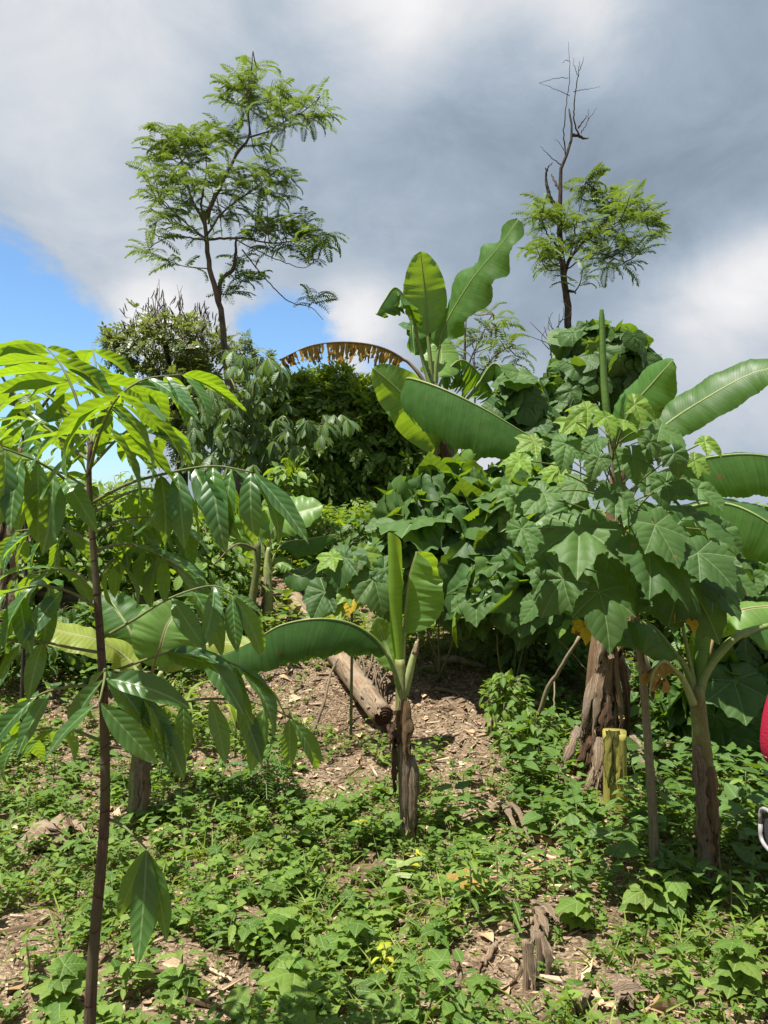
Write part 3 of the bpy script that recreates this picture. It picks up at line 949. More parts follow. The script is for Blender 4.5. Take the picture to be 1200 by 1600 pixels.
def feather_tree(root, limbs, tips, d, dj, stem_mat, fr_len, per_tip=7, droop=0.35, twr=0.012, nmax=300, trunk_n=1, spreadang=1.0, shrink=None):
    """limbs: [(pixel polyline, radii in px)], tips: [(px, py)] where leafy twigs end. d metres away, depth scatter dj"""
    Ls = []
    for k, (pl, rad) in enumerate(limbs):
        off = 0 if k < trunk_n else dj * rng.standard_normal() * 0.5
        pts = [P(x, y, d + (off * min(1.0, i / max(1, len(pl) - 1)))) for i, (x, y) in enumerate(pl)]
        n = 8 + 4 * len(pl)
        c = crom(pts, n)
        c[1:-1] += rng.standard_normal((n - 2, 3)) * 0.005
        mb = MB(); add_tube(mb, c, np.array(rad) * d / FOC, 9 if k < trunk_n else 6, rough=0.12)
        part('trunk' if k < trunk_n else 'branch', mb.mesh('limb', M[stem_mat]), root)
        Ls.append(c)
    allp = np.vstack([c[len(c) // 3:] for c in Ls])
    tw = MB(); fr = []
    for (x, y) in tips:
        if shrink:
            x, y = shrink[0] + (x - shrink[0]) * shrink[2], shrink[1] + (y - shrink[1]) * shrink[2]
        e = P(x, y, d + dj * rng.standard_normal())
        below = allp.copy(); dd = np.linalg.norm((below - e) * V(1, 0.5, 1), axis=1) + 0.8 * np.clip(below[:, 2] - e[2], 0, None)
        b = below[dd.argmin()]
        ln = np.linalg.norm(e - b)
        mid = (b + e) / 2 + V(0, 0, -0.10 * ln) + rvec(0.06 * ln)
        c = crom([b, mid, e], 10)
        add_tube(tw, c, np.linspace(twr, twr * 0.35, 10), 5)
        Lf = min(ln, fr_len * 2.0)
        tdir = unit(c[-1] - c[-3])
        for j in range(per_tip):
            s = 1 - (j / per_tip) * (Lf / max(ln, 1e-3)) * 0.85
            k = s * 9; k0 = int(min(max(k, 0), 8)); p = c[k0] + (c[k0 + 1] - c[k0]) * (k - k0)
            az = rng.random() * 2 * PI
            o = V(math.cos(az), math.sin(az), 0.25 * rng.standard_normal())
            dr = unit(o * spreadang + tdir * 0.7 + V(0, 0, 0.15 - droop * 0.5 * rng.random()))
            fr.append((p, dr, unit(V(0, 0, 1) + rvec(0.25)), fr_len * (0.75 + 0.5 * rng.random())))
    part('twigs', tw.mesh('twigs', M['twig'] if stem_mat == 'tree_bark' else M[stem_mat]), root, kind='stuff')
    fr.sort(key=lambda f: f[0][1])
    for p, dr, nn, l in fr[:nmax]:
        part('feather_leaf', pick(ME['frond']), root, frame(p, dr, nn, l))
    rest = fr[nmax:]
    if rest:
        mb = MB()
        A = [np.array(a) for a in zip(*[(f[0], f[1], f[2]) for f in rest])]
        R = rots(A[1], A[2], [f[3] for f in rest])
        tp = [frond(11, droop=x_, up=u_) for x_, u_ in ((0.7, 0.3), (1.2, 0.3), (1.5, 0.2))]
        idx = np.arange(len(rest)) % 3
        for k in range(3):
            mb.many(tp[k], R[idx == k], A[0][idx == k], rng.random((idx == k).sum()))
        part('foliage', mb.mesh('foliage', M['frond']), root, kind='stuff')


def sphere_dirs(n, ymax=1.0, zmin=-1.0):
    d = rng.standard_normal((n * 6, 3)); d /= np.linalg.norm(d, axis=1)[:, None]
    d = d[(d[:, 1] < ymax) & (d[:, 2] > zmin)]
    return d[:n]


def blob_crown(name, root, blobs, n, mat, tpls, size, flat=0.35, down=0.3):
    """leafy twig ends through the outer volume of several blobs (centre, radii) joined into one crown"""
    vol = np.array([np.prod(b[1]) ** (2 / 3) for b in blobs]); vol = vol / vol.sum()
    mb = MB()
    for (c, r), f in zip(blobs, vol):
        k = int(n * f)
        dirs = sphere_dirs(k, 0.75)
        k = len(dirs)
        # knots of leaves with gaps between them
        kn = sphere_dirs(max(6, int(k / 26)), 0.8)
        own = kn[rng.integers(len(kn), size=k)]
        dirs = own + rng.standard_normal((k, 3)) * 0.17
        rr = (0.62 + 0.45 * rng.random(k) ** 0.7) * (0.88 + 0.24 * vnoise(own[:, 0] * 9 + 20, own[:, 2] * 9 + 40))
        pos = np.asarray(c) + dirs * rr[:, None] * np.asarray(r)
        y = dirs * 0.7 + rng.standard_normal((k, 3)) * 0.55; y[:, 2] -= down
        nn = np.tile(V(0, 0, 1), (k, 1)) + dirs * (1 - flat) + rng.standard_normal((k, 3)) * 0.3
        s = size * (0.65 + 0.7 * rng.random(k))
        R = rots(y, nn, s)
        rn = np.clip(0.5 * rng.random(k) + 0.5 * vnoise(own[:, 0] * 5, own[:, 1] * 5 + own[:, 2] * 5), 0, 0.999)
        idx = rng.integers(len(tpls), size=k)
        for i, tp in enumerate(tpls):
            mb.many(tp, R[idx == i], pos[idx == i], rn[idx == i])
    return part(name, mb.mesh(name, M[mat]), root, kind='stuff')


def leaf_mound(root, blobs, n, meshes, size, stem_mat='green_stem', inner=0, inner_tpl=None, inner_mat=None, leafname='leaf', tilt=0.55, hang=1.0, ymax=0.35, zmin=-0.35,
               stems=True, stemr=0.006, mix=None):
    """shrub or creeper: single leaves as parts over the outside of blobs, stems from the ground, inner foliage added to block light"""
    vol = np.array([np.prod(b[1]) ** (2 / 3) for b in blobs]); vol = vol / vol.sum()
    st = MB()
    base = np.array(WM[root.name].translation)
    for (c, r), f in zip(blobs, vol):
        c = np.asarray(c, float); r = np.asarray(r, float)
        if stems:
            add_tube(st, [base + V(rng.standard_normal() * 0.04, rng.standard_normal() * 0.04, -0.03), (base + c) / 2 + rvec(0.05), c + V(0, 0, r[2] * 0.5)], np.linspace(stemr * 1.6, stemr * 0.7, 10), 6, n=10)
        dirs = sphere_dirs(int(n * f), ymax, zmin)
        for dv in dirs:
            rr = 0.72 + 0.36 * rng.random()
            pos = c + dv * r * rr
            nn = unit(unit(dv / r) * (1 - tilt) + V(0, -0.35, 1) * tilt + rvec(0.30))
            dn = V(0, 0, -hang) + dv * 0.5 + rvec(0.35)
            y = unit(dn - nn * np.dot(dn, nn))
            ms = meshes if mix is None or rng.random() > mix[1] else mix[0]
            L = size * (0.62 + 0.62 * rng.random())
            part(leafname, pick(ms), root, frame(pos, y, nn, L) @ Matrix.Diagonal((0.82 + 0.36 * rng.random(), 1, 0.4 + 1.6 * rng.random(), 1)))
            if rng.random() < 0.6:
                q_ = c + dv * r * rr * 0.55
                add_tube(st, [q_, (q_ + pos) / 2 + V(0, 0, 0.03), pos], 0.0022 + 0.004 * size, 4, n=4)
        if inner:
            k = int(inner * f)
            dv = sphere_dirs(k)
            pos = c + dv * r * (0.35 + 0.5 * rng.random(len(dv)))[:, None]
            R = rots(dv + rng.standard_normal(dv.shape) * 0.7, np.tile(V(0, -0.2, 1), (len(dv), 1)) + rng.standard_normal(dv.shape) * 0.4, size * (0.5 + 0.5 * rng.random(len(dv))))
            if not hasattr(st, 'inner'):
                st.inner = MB()
            st.inner.many(inner_tpl or heart_leaf(), R, pos, rng.random(len(dv)))
    if st.n:
        part('stem', st.mesh('stem', M[stem_mat]), root)
    if hasattr(st, 'inner'):
        part('foliage', st.inner.mesh('foliage', M[inner_mat]), root, kind='stuff')  # inner leaves added to block light and keep the depth dark


# ================================================================== THE GROUND
xs = np.concatenate([[-4000, -1200, -400, -150, -70, -40, -25, -18, -14, -11], np.arange(-9, 9.01, 0.075), [11, 14, 18, 25, 40, 70, 150, 400, 1200, 4000]])
ys = np.concatenate([[-3000, -600, -150, -40, -15, -7, -4, -2.5, -1.5, -0.8], np.arange(-0.3, 10, 0.06), np.arange(10, 16, 0.25), [17, 19, 22, 27, 35, 50, 80, 150, 400, 1200, 4000]])
GX, GY = np.meshgrid(xs, ys)
GZ = ground_z(GX, GY)
gm = MB().add(np.stack([GX, GY, GZ], -1).reshape(-1, 3), gridq(len(ys), len(xs)))
ground = part('ground', gm.mesh('ground', M['soil']), None)
tag(ground, 'sloping brown soil of the plot, rising to a bank at the back', None, None, 'structure')


def on_ground(px, py):
    """the point of the ground seen at this place in the photograph"""
    d = np.linspace(1.6, 14, 1500)
    x = (px - 600) / FOC * d; zr = EYE + (800 - py) / FOC * d
    g = ground_z(x, d)
    k = np.argmax(zr < g)
    return V(x[k], d[k], g[k])


def base_at(px, d):
    x = (px - 600) / FOC * d
    return V(x, d, gz(x, d))


# ================================================================== FAR TREES
# --- dense dark tree
d = 15.0
b = base_at(524, d)
t = thing('broadleaf_tree', 'dense dark green tree behind the bank with a wide crown of fine leaves', 'tree', b)
mb = MB(); add_tube(mb, [b, P(524, 790, d), P(530, 740, d), P(545, 680, d)], [0.20, 0.15, 0.12, 0.05], 9, n=16, rough=0.15)
part('trunk', mb.mesh('trunk', M['dark_bark']), t)
for pl in ([(528, 760), (490, 720), (460, 680)], [(530, 750), (590, 710), (640, 690)], [(532, 730), (550, 650), (560, 600)]):
    mb = MB(); add_tube(mb, [P(x, y, d) for x, y in pl], [0.09, 0.03], 6, n=10, rough=0.1)
    part('branch', mb.mesh('branch', M['dark_bark']), t)
px2 = lambda x, y, rx, ry, dd=d, dep=1.0: (P(x, y, dd), V(rx, rx * dep, ry) * dd / FOC)
SP = [spray(5), spray(4, 0.5), spray(6, 0.36)]
blob_crown('crown', t, [px2(470, 640, 58, 40), px2(430, 670, 40, 50), px2(540, 640, 56, 34), px2(610, 672, 40, 34), px2(532, 606, 26, 22), px2(640, 720, 34, 40)], 5000, 'light_spray', SP, 0.26)
blob_crown('crown', t, [px2(545, 690, 95, 85), px2(500, 740, 90, 70), px2(610, 730, 66, 70), px2(480, 685, 56, 42), px2(555, 665, 58, 40),
                        px2(595, 690, 50, 45), px2(645, 700, 34, 45), px2(470, 790, 60, 50), px2(600, 790, 66, 50), px2(430, 710, 55, 60)], 9500, 'dark_spray', SP, 0.29)
# --- tree hung with dark pods
d = 16.5
b = base_at(262, d)
t = thing('pod_tree', 'olive green tree hung with dark dry pods and bare twigs on top', 'tree', b)
mb = MB()
add_tube(mb, [b, P(285, 760, d), P(275, 640, d), P(262, 560, d), P(255, 455, d)], [0.16, 0.12, 0.09, 0.05, 0.008], 8, n=24, rough=0.1)
part('trunk', mb.mesh('trunk', M['dark_bark']), t)
for pl in ([(272, 620), (230, 560), (200, 520), (190, 500)], [(268, 590), (300, 540), (318, 490)], [(262, 560), (245, 500), (238, 465)], [(280, 680), (330, 600), (372, 540)], [(276, 650), (215, 600), (180, 560)]):
    mb = MB(); add_tube(mb, [P(x, y, d + rng.standard_normal() * .3) for x, y in pl], [0.05, 0.008], 5, n=12, rough=0.1)
    part('branch', mb.mesh('branch', M['dark_bark']), t)
tw = MB()
pods = MB()
for i in range(66):
    cx, cy, r_ = ((252, 470, 30), (300, 500, 34), (190, 520, 20), (262, 520, 50), (322, 500, 22), (240, 490, 35))[i % 6]
    x, y = cx + rng.standard_normal() * r_ * 0.55, cy + rng.standard_normal() * r_ * 0.45
    p = P(x, y, d + rng.standard_normal() * 0.5)
    if i % 3 == 0:
        add_tube(tw, [p + V(rng.standard_normal() * .2, 0, -.45), p, p + V(rng.standard_normal() * .1, 0, .28)], [0.008, 0.004], 4, n=5)
    for j in range(3):
        l = 0.14 + 0.10 * rng.random(); q_ = p + rvec(0.05)
        o = V(rng.standard_normal() * .06, rng.standard_normal() * .06, -l)
        add_tube(pods, [q_, q_ + o * .5 + rvec(.01), q_ + o], [0.008, 0.014, 0.006], 4, n=4)
part('twigs', tw.mesh('twigs', M['twig']), t, kind='stuff')
part('pods', pods.mesh('pods', M['pod']), t, kind='stuff')
blob_crown('crown', t, [px2(265, 545, 62, 42, d), px2(205, 545, 36, 22, d), px2(300, 535, 40, 36, d), px2(345, 565, 46, 36, d), px2(385, 545, 22, 18, d), px2(330, 625, 70, 46, d),
                        px2(400, 560, 20, 15, d), px2(330, 690, 66, 56, d), px2(250, 605, 40, 30, d), px2(415, 620, 36, 36, d)], 3600, 'olive_spray', [spray(5, 0.34, 0.09), spray(4, 0.36, .1)], 0.25)
# --- small feathery tree behind the far banana
d = 13.0
b = base_at(722, d)
t = thing('feathery_tree', 'small feathery tree behind the tall banana clump', 'tree', b)
feather_tree(t, [([(722, 800), (724, 690), (726, 560), (728, 500)], [4, 3.4, 2.6, 1.4]), ([(724, 600), (700, 560), (690, 540)], [1.6, .8]), ([(725, 620), (770, 560), (800, 540)], [1.6, .7]), ([(726, 580), (755, 520), (770, 490)], [1.5, .7])],
             [(690, 530), (705, 500), (728, 480), (745, 470), (765, 488), (785, 500), (805, 520), (800, 545), (815, 560), (790, 575), (770, 545), (755, 520), (740, 530), (712, 545), (780, 530), (800, 590), (760, 580)],
             d, 0.5, 'tree_bark', 0.42, 6, 0.25)

# --- tall feathery tree
d = 13.5
b = base_at(372, d)
t = thing('tall_tree', 'tall forked tree with an airy feathery crown above the others', 'tree', b)
limbs = [([(372, 830), (364, 650), (353, 570), (347, 500), (338, 460), (326, 410), (321, 360), (319, 330)], [8, 7.4, 7, 6.4, 5.2, 4.4, 3.8, 3.0]),
         ([(342, 470), (345, 440), (352, 430), (364, 422), (368, 400), (369, 370)], [4.2, 3.6, 3.2, 3.0, 2.4, 1.5]),
         ([(319, 345), (345, 290), (370, 240), (389, 215), (388, 170), (393, 110), (395, 80)], [3.6, 3.0, 2.4, 1.9, 1.5, 1.0, .6]),
         ([(389, 215), (420, 205), (445, 190), (480, 170), (500, 150)], [1.5, 1.2, 1.0, .8, .5]),
         ([(319, 350), (300, 310), (288, 270), (280, 240), (262, 215)], [2.6, 2.0, 1.6, 1.2, .7]),
         ([(318, 345), (314, 320), (322, 270), (322, 230)], [2.2, 1.6, 1.0, .6]),
         ([(322, 370), (350, 330), (390, 300), (435, 265)], [2.0, 1.5, 1.1, .7]),
         ([(322, 375), (380, 372), (430, 380), (490, 370), (510, 365)], [2.2, 1.6, 1.2, .9, .5]),
         ([(320, 372), (280, 340), (250, 310), (232, 330)], [1.8, 1.3, .9, .5]),
         ([(320, 375), (275, 370), (240, 382), (226, 402)], [1.6, 1.2, .8, .5]),
         ([(378, 390), (410, 430), (450, 470), (485, 480), (505, 500)], [1.2, 1.0, .9, .7, .4]),
         ([(369, 375), (420, 400), (470, 418), (490, 410)], [1.2, .9, .7, .4]),
         ([(325, 350), (336, 300), (345, 350), (347, 370)], [1.4, 1.0, .9, .6])]
tips = [(395, 98), (372, 104), (420, 95), (360, 120), (430, 112), (410, 140), (385, 130), (345, 140), (440, 130), (355, 155), (410, 165), (430, 150),
        (500, 140), (520, 160), (510, 175), (480, 150), (470, 170), (450, 165), (425, 175), (455, 190),
        (225, 210), (240, 195), (260, 200), (280, 195), (300, 205), (320, 200), (345, 195), (360, 205), (232, 235), (222, 245), (250, 230), (270, 225), (290, 225), (310, 220), (335, 225),
        (220, 280), (235, 290), (250, 260), (270, 270), (255, 300), (280, 300), (300, 260), (300, 290), (320, 260), (340, 250), (225, 330), (235, 350), (250, 340), (270, 330), (225, 400), (238, 408),
        (410, 220), (425, 235), (440, 260), (460, 265), (465, 290), (430, 280), (445, 310), (420, 300), (400, 260), (375, 280), (355, 270), (350, 300), (385, 310), (400, 330), (370, 340), (350, 345),
        (450, 345), (480, 350), (510, 360), (525, 370), (500, 385), (470, 375), (440, 360), (420, 350), (460, 390), (425, 395), (400, 380), (490, 410), (375, 420), (395, 440), (380, 450), (300, 340), (290, 360), (505, 468), (365, 470)]
feather_tree(t, limbs, tips, d, 0.65, 'tree_bark', 0.42, 11, 0.6, shrink=(372, 300, .93))

# --- dead-topped tree
d = 12.0
b = base_at(884, d)
t = thing('dead_topped_tree', 'slim tree with a bare dead top above a small feathery crown', 'tree', b)
limbs = [([(884, 780), (886, 640), (888, 500), (881, 430), (876, 380), (875, 320), (877, 265), (884, 245), (893, 215), (892, 185), (889, 170)], [8, 7.4, 7, 6.2, 5.8, 5.4, 4.6, 4.0, 3.0, 2.2, 1.2]),
         ([(876, 330), (860, 310), (854, 285), (852, 262)], [3.5, 3.0, 2.4, 1.0]), ([(877, 300), (868, 285), (862, 272)], [2.4, 1.8, 1.0]),
         ([(853, 275), (856, 262), (864, 254)], [1.4, .9, .4]), ([(893, 210), (903, 212), (910, 216), (920, 216)], [2.6, 2.4, 1.8, .6]),
         ([(905, 211), (897, 190), (898, 150), (903, 120), (905, 95)], [1.4, 1.1, .9, .7, .3]), ([(903, 120), (897, 100), (896, 90)], [.6, .4, .2]), ([(905, 110), (911, 95), (912, 88)], [.6, .4, .2]),
         ([(884, 250), (881, 200), (887, 150), (890, 110), (888, 65)], [1.2, .9, .7, .5, .2]), ([(890, 150), (860, 136), (842, 130)], [.6, .4, .2]), ([(842, 130), (870, 122), (888, 122)], [.3, .4, .5]),
         ([(896, 143), (915, 140), (938, 136)], [.6, .4, .2]), ([(877, 258), (860, 245), (844, 228)], [.9, .6, .2]), ([(881, 235), (873, 222), (866, 218)], [.6, .4, .2]), ([(908, 208), (918, 190), (920, 170)], [.7, .5, .25]),
         ([(903, 200), (912, 188), (917, 180)], [1.3, .9, .5]), ([(918, 188), (926, 178), (933, 168)], [.5, .35, .2]), ([(890, 95), (884, 94), (879, 98)], [.4, .3, .2]),
         ([(880, 440), (888, 410), (905, 385), (940, 350)], [3.6, 3.0, 2.2, 1.0]), ([(876, 390), (855, 365), (846, 340), (846, 330)], [1.8, 1.3, .9, .5]), ([(886, 420), (930, 395), (975, 410)], [1.4, 1.0, .5]),
         ([(890, 455), (897, 456), (900, 458)], [2.2, 1.6, .6]), ([(905, 385), (960, 340), (1010, 350)], [1.4, 1.0, .5]), ([(890, 405), (905, 330), (915, 285)], [1.3, .9, .4])]
tips = [(915, 272), (935, 275), (830, 320), (845, 310), (825, 335), (840, 345), (835, 370), (830, 390), (845, 400), (860, 420), (855, 380), (850, 330), (870, 350), (865, 400),
        (905, 300), (925, 310), (945, 295), (960, 300), (975, 292), (990, 300), (1005, 310), (1015, 320), (985, 315), (965, 320), (940, 325), (920, 340), (900, 345), (930, 350), (955, 345), (980, 340), (1000, 335),
        (1020, 345), (1035, 350), (1030, 370), (1015, 380), (1000, 365), (985, 385), (965, 370), (945, 375), (925, 370), (905, 375), (915, 400), (935, 410), (960, 400), (975, 420), (950, 425), (910, 425), (890, 380), (880, 330)]
feather_tree(t, limbs, tips, d, 0.55, 'dark_bark', 0.36, 10, 0.5, shrink=(925, 350, .92))
# thin dead saplings beside it
for (x0, pl) in ((862, [(862, 640), (864, 590), (860, 545), (850, 510)]), (872, [(872, 620), (868, 560), (872, 520), (874, 490)]), (742, [(742, 600), (741, 560), (740, 540)])):
    bb = base_at(x0, 10.5)
    t = thing('dead_sapling', {862: 'leafless forked twig left of the dead topped trunk', 872: 'bare upright twig touching the dead topped trunk', 742: 'bare grey stick rising behind the tall banana'}[x0], 'dead tree', bb)
    mb = MB(); c = [bb] + [P(x, y, 10.5) for x, y in pl]
    add_tube(mb, c, [0.03, 0.02, 0.016, 0.012, 0.004], 6, n=18, rough=0.1)
    for k in range(4):
        q_ = P(pl[-2][0] + rng.standard_normal() * 2, pl[-2][1] + 10 - 9 * k, 10.5)
        add_tube(mb, [q_, q_ + V(rng.standard_normal() * .12, 0.05, .15), q_ + V(rng.standard_normal() * .2, 0.1, .32)], [0.007, 0.003], 5, n=6)
    part('stem', mb.mesh('stem', M['dark_bark']), t)

# --- tree with drooping umbrella-like leaves
d = 9.0
b = base_at(397, d)
t = thing('drooping_leaf_tree', 'slender tree with rosettes of drooping grey green leaves left of the dark tree', 'tree', b)
stems = [[(397, 900), (396, 780), (392, 680), (398, 600), (402, 560)], [(394, 720), (350, 690), (330, 650)], [(394, 700), (430, 680), (480, 672), (520, 660)], [(396, 660), (370, 610), (360, 590)], [(396, 740), (350, 730), (315, 700)],
         [(394, 690), (420, 640), (430, 610)]]
for k, pl in enumerate(stems):
    mb = MB(); c = [P(x, y, d + (0.3 * rng.standard_normal() * i / len(pl))) for i, (x, y) in enumerate(pl)]
    if k == 0: c[0] = b
    add_tube(mb, c, [0.035, 0.02, 0.012] if k == 0 else [0.016, 0.007], 7, n=16)
    part('trunk' if k == 0 else 'branch', mb.mesh('stem', M['green_stem']), t)
cl = []
for (cx, cy, rx, ry, k) in ((400, 585, 45, 30, 16), (345, 640, 50, 40, 30), (400, 640, 50, 40, 26), (340, 690, 45, 40, 26), (400, 700, 50, 45, 24), (470, 665, 40, 18, 20), (525, 660, 22, 16, 11), (440, 690, 50, 26, 16), (370, 560, 20, 14, 5), (430, 570, 16, 14, 5)):
    for i in range(k):
        cl.append((cx + rx * (rng.random() * 2 - 1), cy + ry * (rng.random() * 2 - 1), d + 0.45 * rng.standard_normal()))
tw = MB()
for (x, y, dd) in cl:
    p = P(x, y, dd)
    az = rng.random() * 2 * PI
    o = V(math.cos(az), math.sin(az), 0)
    part('drooping_leaf', pick(ME['umbrella']), t, frame(p, unit(o + rvec(.2)), unit(V(0, 0, 1) - 0.35 * V(0, 1, 0) + rvec(0.25)), 0.19 * (0.75 + 0.5 * rng.random())))
    add_tube(tw, [p, p + V(-o[0] * .06, -o[1] * .06, -.02), p + V(-o[0] * .16, -o[1] * .16, -.10)], 0.0035, 4, n=4)
part('leaf_stalks', tw.mesh('leaf_stalks', M['green_stem']), t, kind='stuff')


# ================================================================== BANANAS
CAMN = V(0, -1, 0)
# --- tall banana clump at the back
d = 8.0
b = base_at(692, d)
t = thing('banana_plant', 'tall banana plant at the back with a dead brown leaf hanging to one side', 'banana plant', b)
pseudostem(t, [b, P(694, 820, d), P(690, 720, d), P(682, 640, d), P(678, 600, d)], [0.17, 0.16, 0.145, 0.09, 0.045], 'brown_pseudostem')
dress(t, b, P(686, 670, d), 0.15, 16, (0.3, 0.7), (0.03, 0.06), hmin=0.3)
q = lambda lst, dd=d: [P(x, y, dd + (z if z else 0)) for x, y, *r in lst for z in [(r[0] if r else 0)]]
banana_leaf(t, q([(676, 610), (672, 560), (668, 515), (664, 455), (657, 393, -.15)]), 0.235, V(0.1, -1, 0.25), b0=0.42, fl=12, fr=6, wave=.03, ribr=.028, mat='pale_banana_leaf', pw=.55)
banana_leaf(t, q([(679, 612), (683, 560), (694, 510), (735, 440, -.2), (780, 385, -.4), (810, 343, -.5)]), 0.30, V(-0.75, -0.25, 0.75), b0=0.24, fl=30, fr=-38, wave=.16, wfreq=3.6, ribr=.03)
banana_leaf(t, q([(674, 612), (655, 540), (640, 480, -.2), (618, 449, -.35), (600, 470, -.5), (588, 492, -.55)]), 0.27, V(-0.5, -0.3, 1), b0=0.44, fl=-62, fr=-55, wave=.10, tears=5, ribr=.026, mat='banana_leaf', tear_drop=.3, pw=.5)
banana_leaf(t, q([(677, 612, .3), (672, 560, .3), (655, 500, .25), (645, 510, .1), (648, 555, 0)]), 0.27, V(-0.5, -0.9, 0.6), b0=0.35, fl=-20, fr=-30, wave=.2, wfreq=3, tears=4, ribr=.024, tear_drop=.4, pw=.5)
banana_leaf(t, q([(680, 610, .2), (684, 585, .3), (690, 560, .5), (688, 530, .6)]), 0.22, V(0.1, -1, 0.25), b0=0.25, fl=5, fr=5, ribr=.024, mat='pale_banana_leaf')
banana_leaf(t, q([(674, 620), (655, 585), (630, 560), (592, 541, -.2), (540, 534, -.4), (485, 540, -.6), (436, 562, -.7)]), 0.25, V(0, -0.25, 1), b0=0.26, fl=-84, fr=-80, tears=34, gap=0.55, mat='dying_banana_leaf', rib='dry_sheath', ribr=.026,
            label='dead brown leaf hanging in shreds', jit=0.012, nr=64, pw=.30, tear_drop=.35)
banana_leaf(t, q([(682, 620, .2), (695, 585, .4), (722, 562, .5), (755, 590, .7), (776, 622, .8)]), 0.36, V(0.2, -0.3, 1), b0=0.22, fl=-50, fr=-65, tears=18, gap=0.55, ribr=.022, nr=50, pw=.35, tear_drop=.5)
banana_leaf(t, q([(684, 640, -.1), (660, 615, -.5), (636, 590, -.8), (690, 606, -1.1), (760, 640, -1.3), (820, 676, -1.4), (860, 692, -1.45)]), 0.42, V(0.15, -0.15, 1), b0=0.30, fl=-28, fr=-74, wave=.04, ribr=.024, nr=60, pw=.42)
banana_leaf(t, q([(720, 770), (708, 730), (688, 682, -.2), (650, 640, -.4), (612, 600, -.5), (582, 575, -.55)]), 0.27, V(-0.6, 0.75, 0.45), b0=0.26, fl=10, fr=16, wave=.14, wfreq=2.6, ribr=.034, mat='pale_banana_leaf', pw=.5)
# sucker of the clump with the last small leaves
banana_leaf(t, q([(700, 790, .2), (706, 740, .2), (722, 705, .1), (745, 692), (768, 700, -.2)]), 0.17, V(0.1, -0.4, 1), b0=0.38, fl=-30, fr=-40, wave=.06, ribr=.03, rib='pale_petiole', mat='pale_banana_leaf')
banana_leaf(t, q([(735, 800, .9), (740, 740, .9), (750, 690, .8), (790, 680, .6)]), 0.17, V(0, -0.6, 1), b0=0.5, fl=-30, fr=-30, ribr=.022)
banana_leaf(t, q([(700, 660, .6), (740, 610, .6), (770, 568, .6), (792, 585, .5), (816, 612, .4)]), 0.20, V(-0.2, -0.7, 0.8), b0=0.45, fl=-35, fr=-50, ribr=.022)

# --- big banana on the right with the dry skirt
d = 4.5
b = base_at(925, d)
t = thing('banana_plant', 'big banana plant wrapped in dry brown sheaths beside the yellow cut stump', 'banana plant', b)
pseudostem(t, [b + V(0, 0, -.05), P(935, 1080, d), P(950, 950, d + .05), P(962, 800, d + .1), P(968, 720, d + .15)], [0.088, 0.083, 0.078, 0.06, 0.04], 'brown_pseudostem', n=40)
top = P(950, 960, d)
for i in range(24):
    a = -PI / 2 + rng.standard_normal() * 0.9
    o = V(math.cos(a), math.sin(a), 0)
    h1 = 0.35 + 0.75 * rng.random(); hh = 0.95
    ax = lambda h: b + (top - b) * h
    p1 = ax(h1) + o * 0.08
    l = 0.25 + 0.5 * rng.random()
    p2 = ax(max(0.02, h1 - l / hh)) + o * (0.085 + 0.03 * rng.random()) + V(rng.standard_normal() * 0.03 - .01, 0, 0)
    sheath_strip(t, p1, p2, 0.015 + 0.045 * rng.random() ** 1.5, o + rvec(.2), 0.3 + 0.6 * rng.random(), pick(['dark_sheath', 'dry_sheath', 'dry_sheath', 'brown_pseudostem', 'log']), sag=0.05 * rng.standard_normal())
for i in range(4):      # hanging dead leaf bases to the right of the stem
    x = 960 + 40 * rng.random(); y = 985 + 30 * rng.random()
    sheath_strip(t, P(x, y, d - .02), P(x + 10 + 25 * rng.random(), y + 90 + 100 * rng.random(), d + .05), 0.02 + 0.035 * rng.random(), V(0.3, -1, 0.1), 0.5, 'dark_sheath' if i % 3 == 0 else 'dry_sheath', sag=0.08)
for i in range(8):      # frayed foot
    p = b + V(rng.standard_normal() * 0.08, -0.12 - 0.05 * rng.random(), 0.22 * rng.random() + .12)
    sheath_strip(t, p, p + V(rng.standard_normal() * 0.08 - .02, -0.12, -0.22), 0.025, V(0, -1, .3), 0.4, 'dry_sheath', sag=.1)
o_ = rolled(t, q([(966, 760, .1), (950, 660), (943, 580), (940, 490)], d), [0.030, 0.026, 0.023, 0.017], turns=3.0, mat='pale_banana_leaf', open_to=1.0)
banana_leaf(t, q([(966, 740, .1), (968, 690, .1), (985, 640), (1020, 598, -.1), (1052, 562, -.2)], d), 0.165, V(-0.75, -0.5, 0.6), b0=0.25, fl=14, fr=-34, wave=.08, wfreq=2, ribr=.02, pw=.5)
banana_leaf(t, q([(968, 760, .1), (995, 710, .2), (1042, 662, .2), (1110, 618, .1), (1180, 582), (1260, 566, -.2)], d), 0.15, V(-0.30, -0.8, 0.9), b0=0.25, fl=14, fr=-14, wave=.04, ribr=.02, pw=.42)
banana_leaf(t, q([(968, 790, .1), (1000, 755, .1), (1050, 730), (1120, 712, -.1), (1200, 712, -.2), (1300, 745, -.3)], d), 0.25, V(0, -0.4, 1), b0=0.16, fl=-10, fr=-58, wave=.03, ribr=.02, pw=.42)
banana_leaf(t, q([(966, 830), (1000, 810), (1060, 795, -.1), (1130, 785, -.25), (1200, 815, -.4), (1290, 890, -.5)], d), 0.30, V(0, -0.6, 1), b0=0.14, fl=-14, fr=-52, wave=.03, tears=3, gap=.04, tear_drop=.12, ribr=.02, pw=.42)
banana_leaf(t, q([(960, 830, .2), (930, 800, .3), (880, 790, .4), (820, 830, .4)], d), 0.22, V(0, -0.3, 1), b0=0.2, fl=-20, fr=-30, wave=.05, ribr=.02)
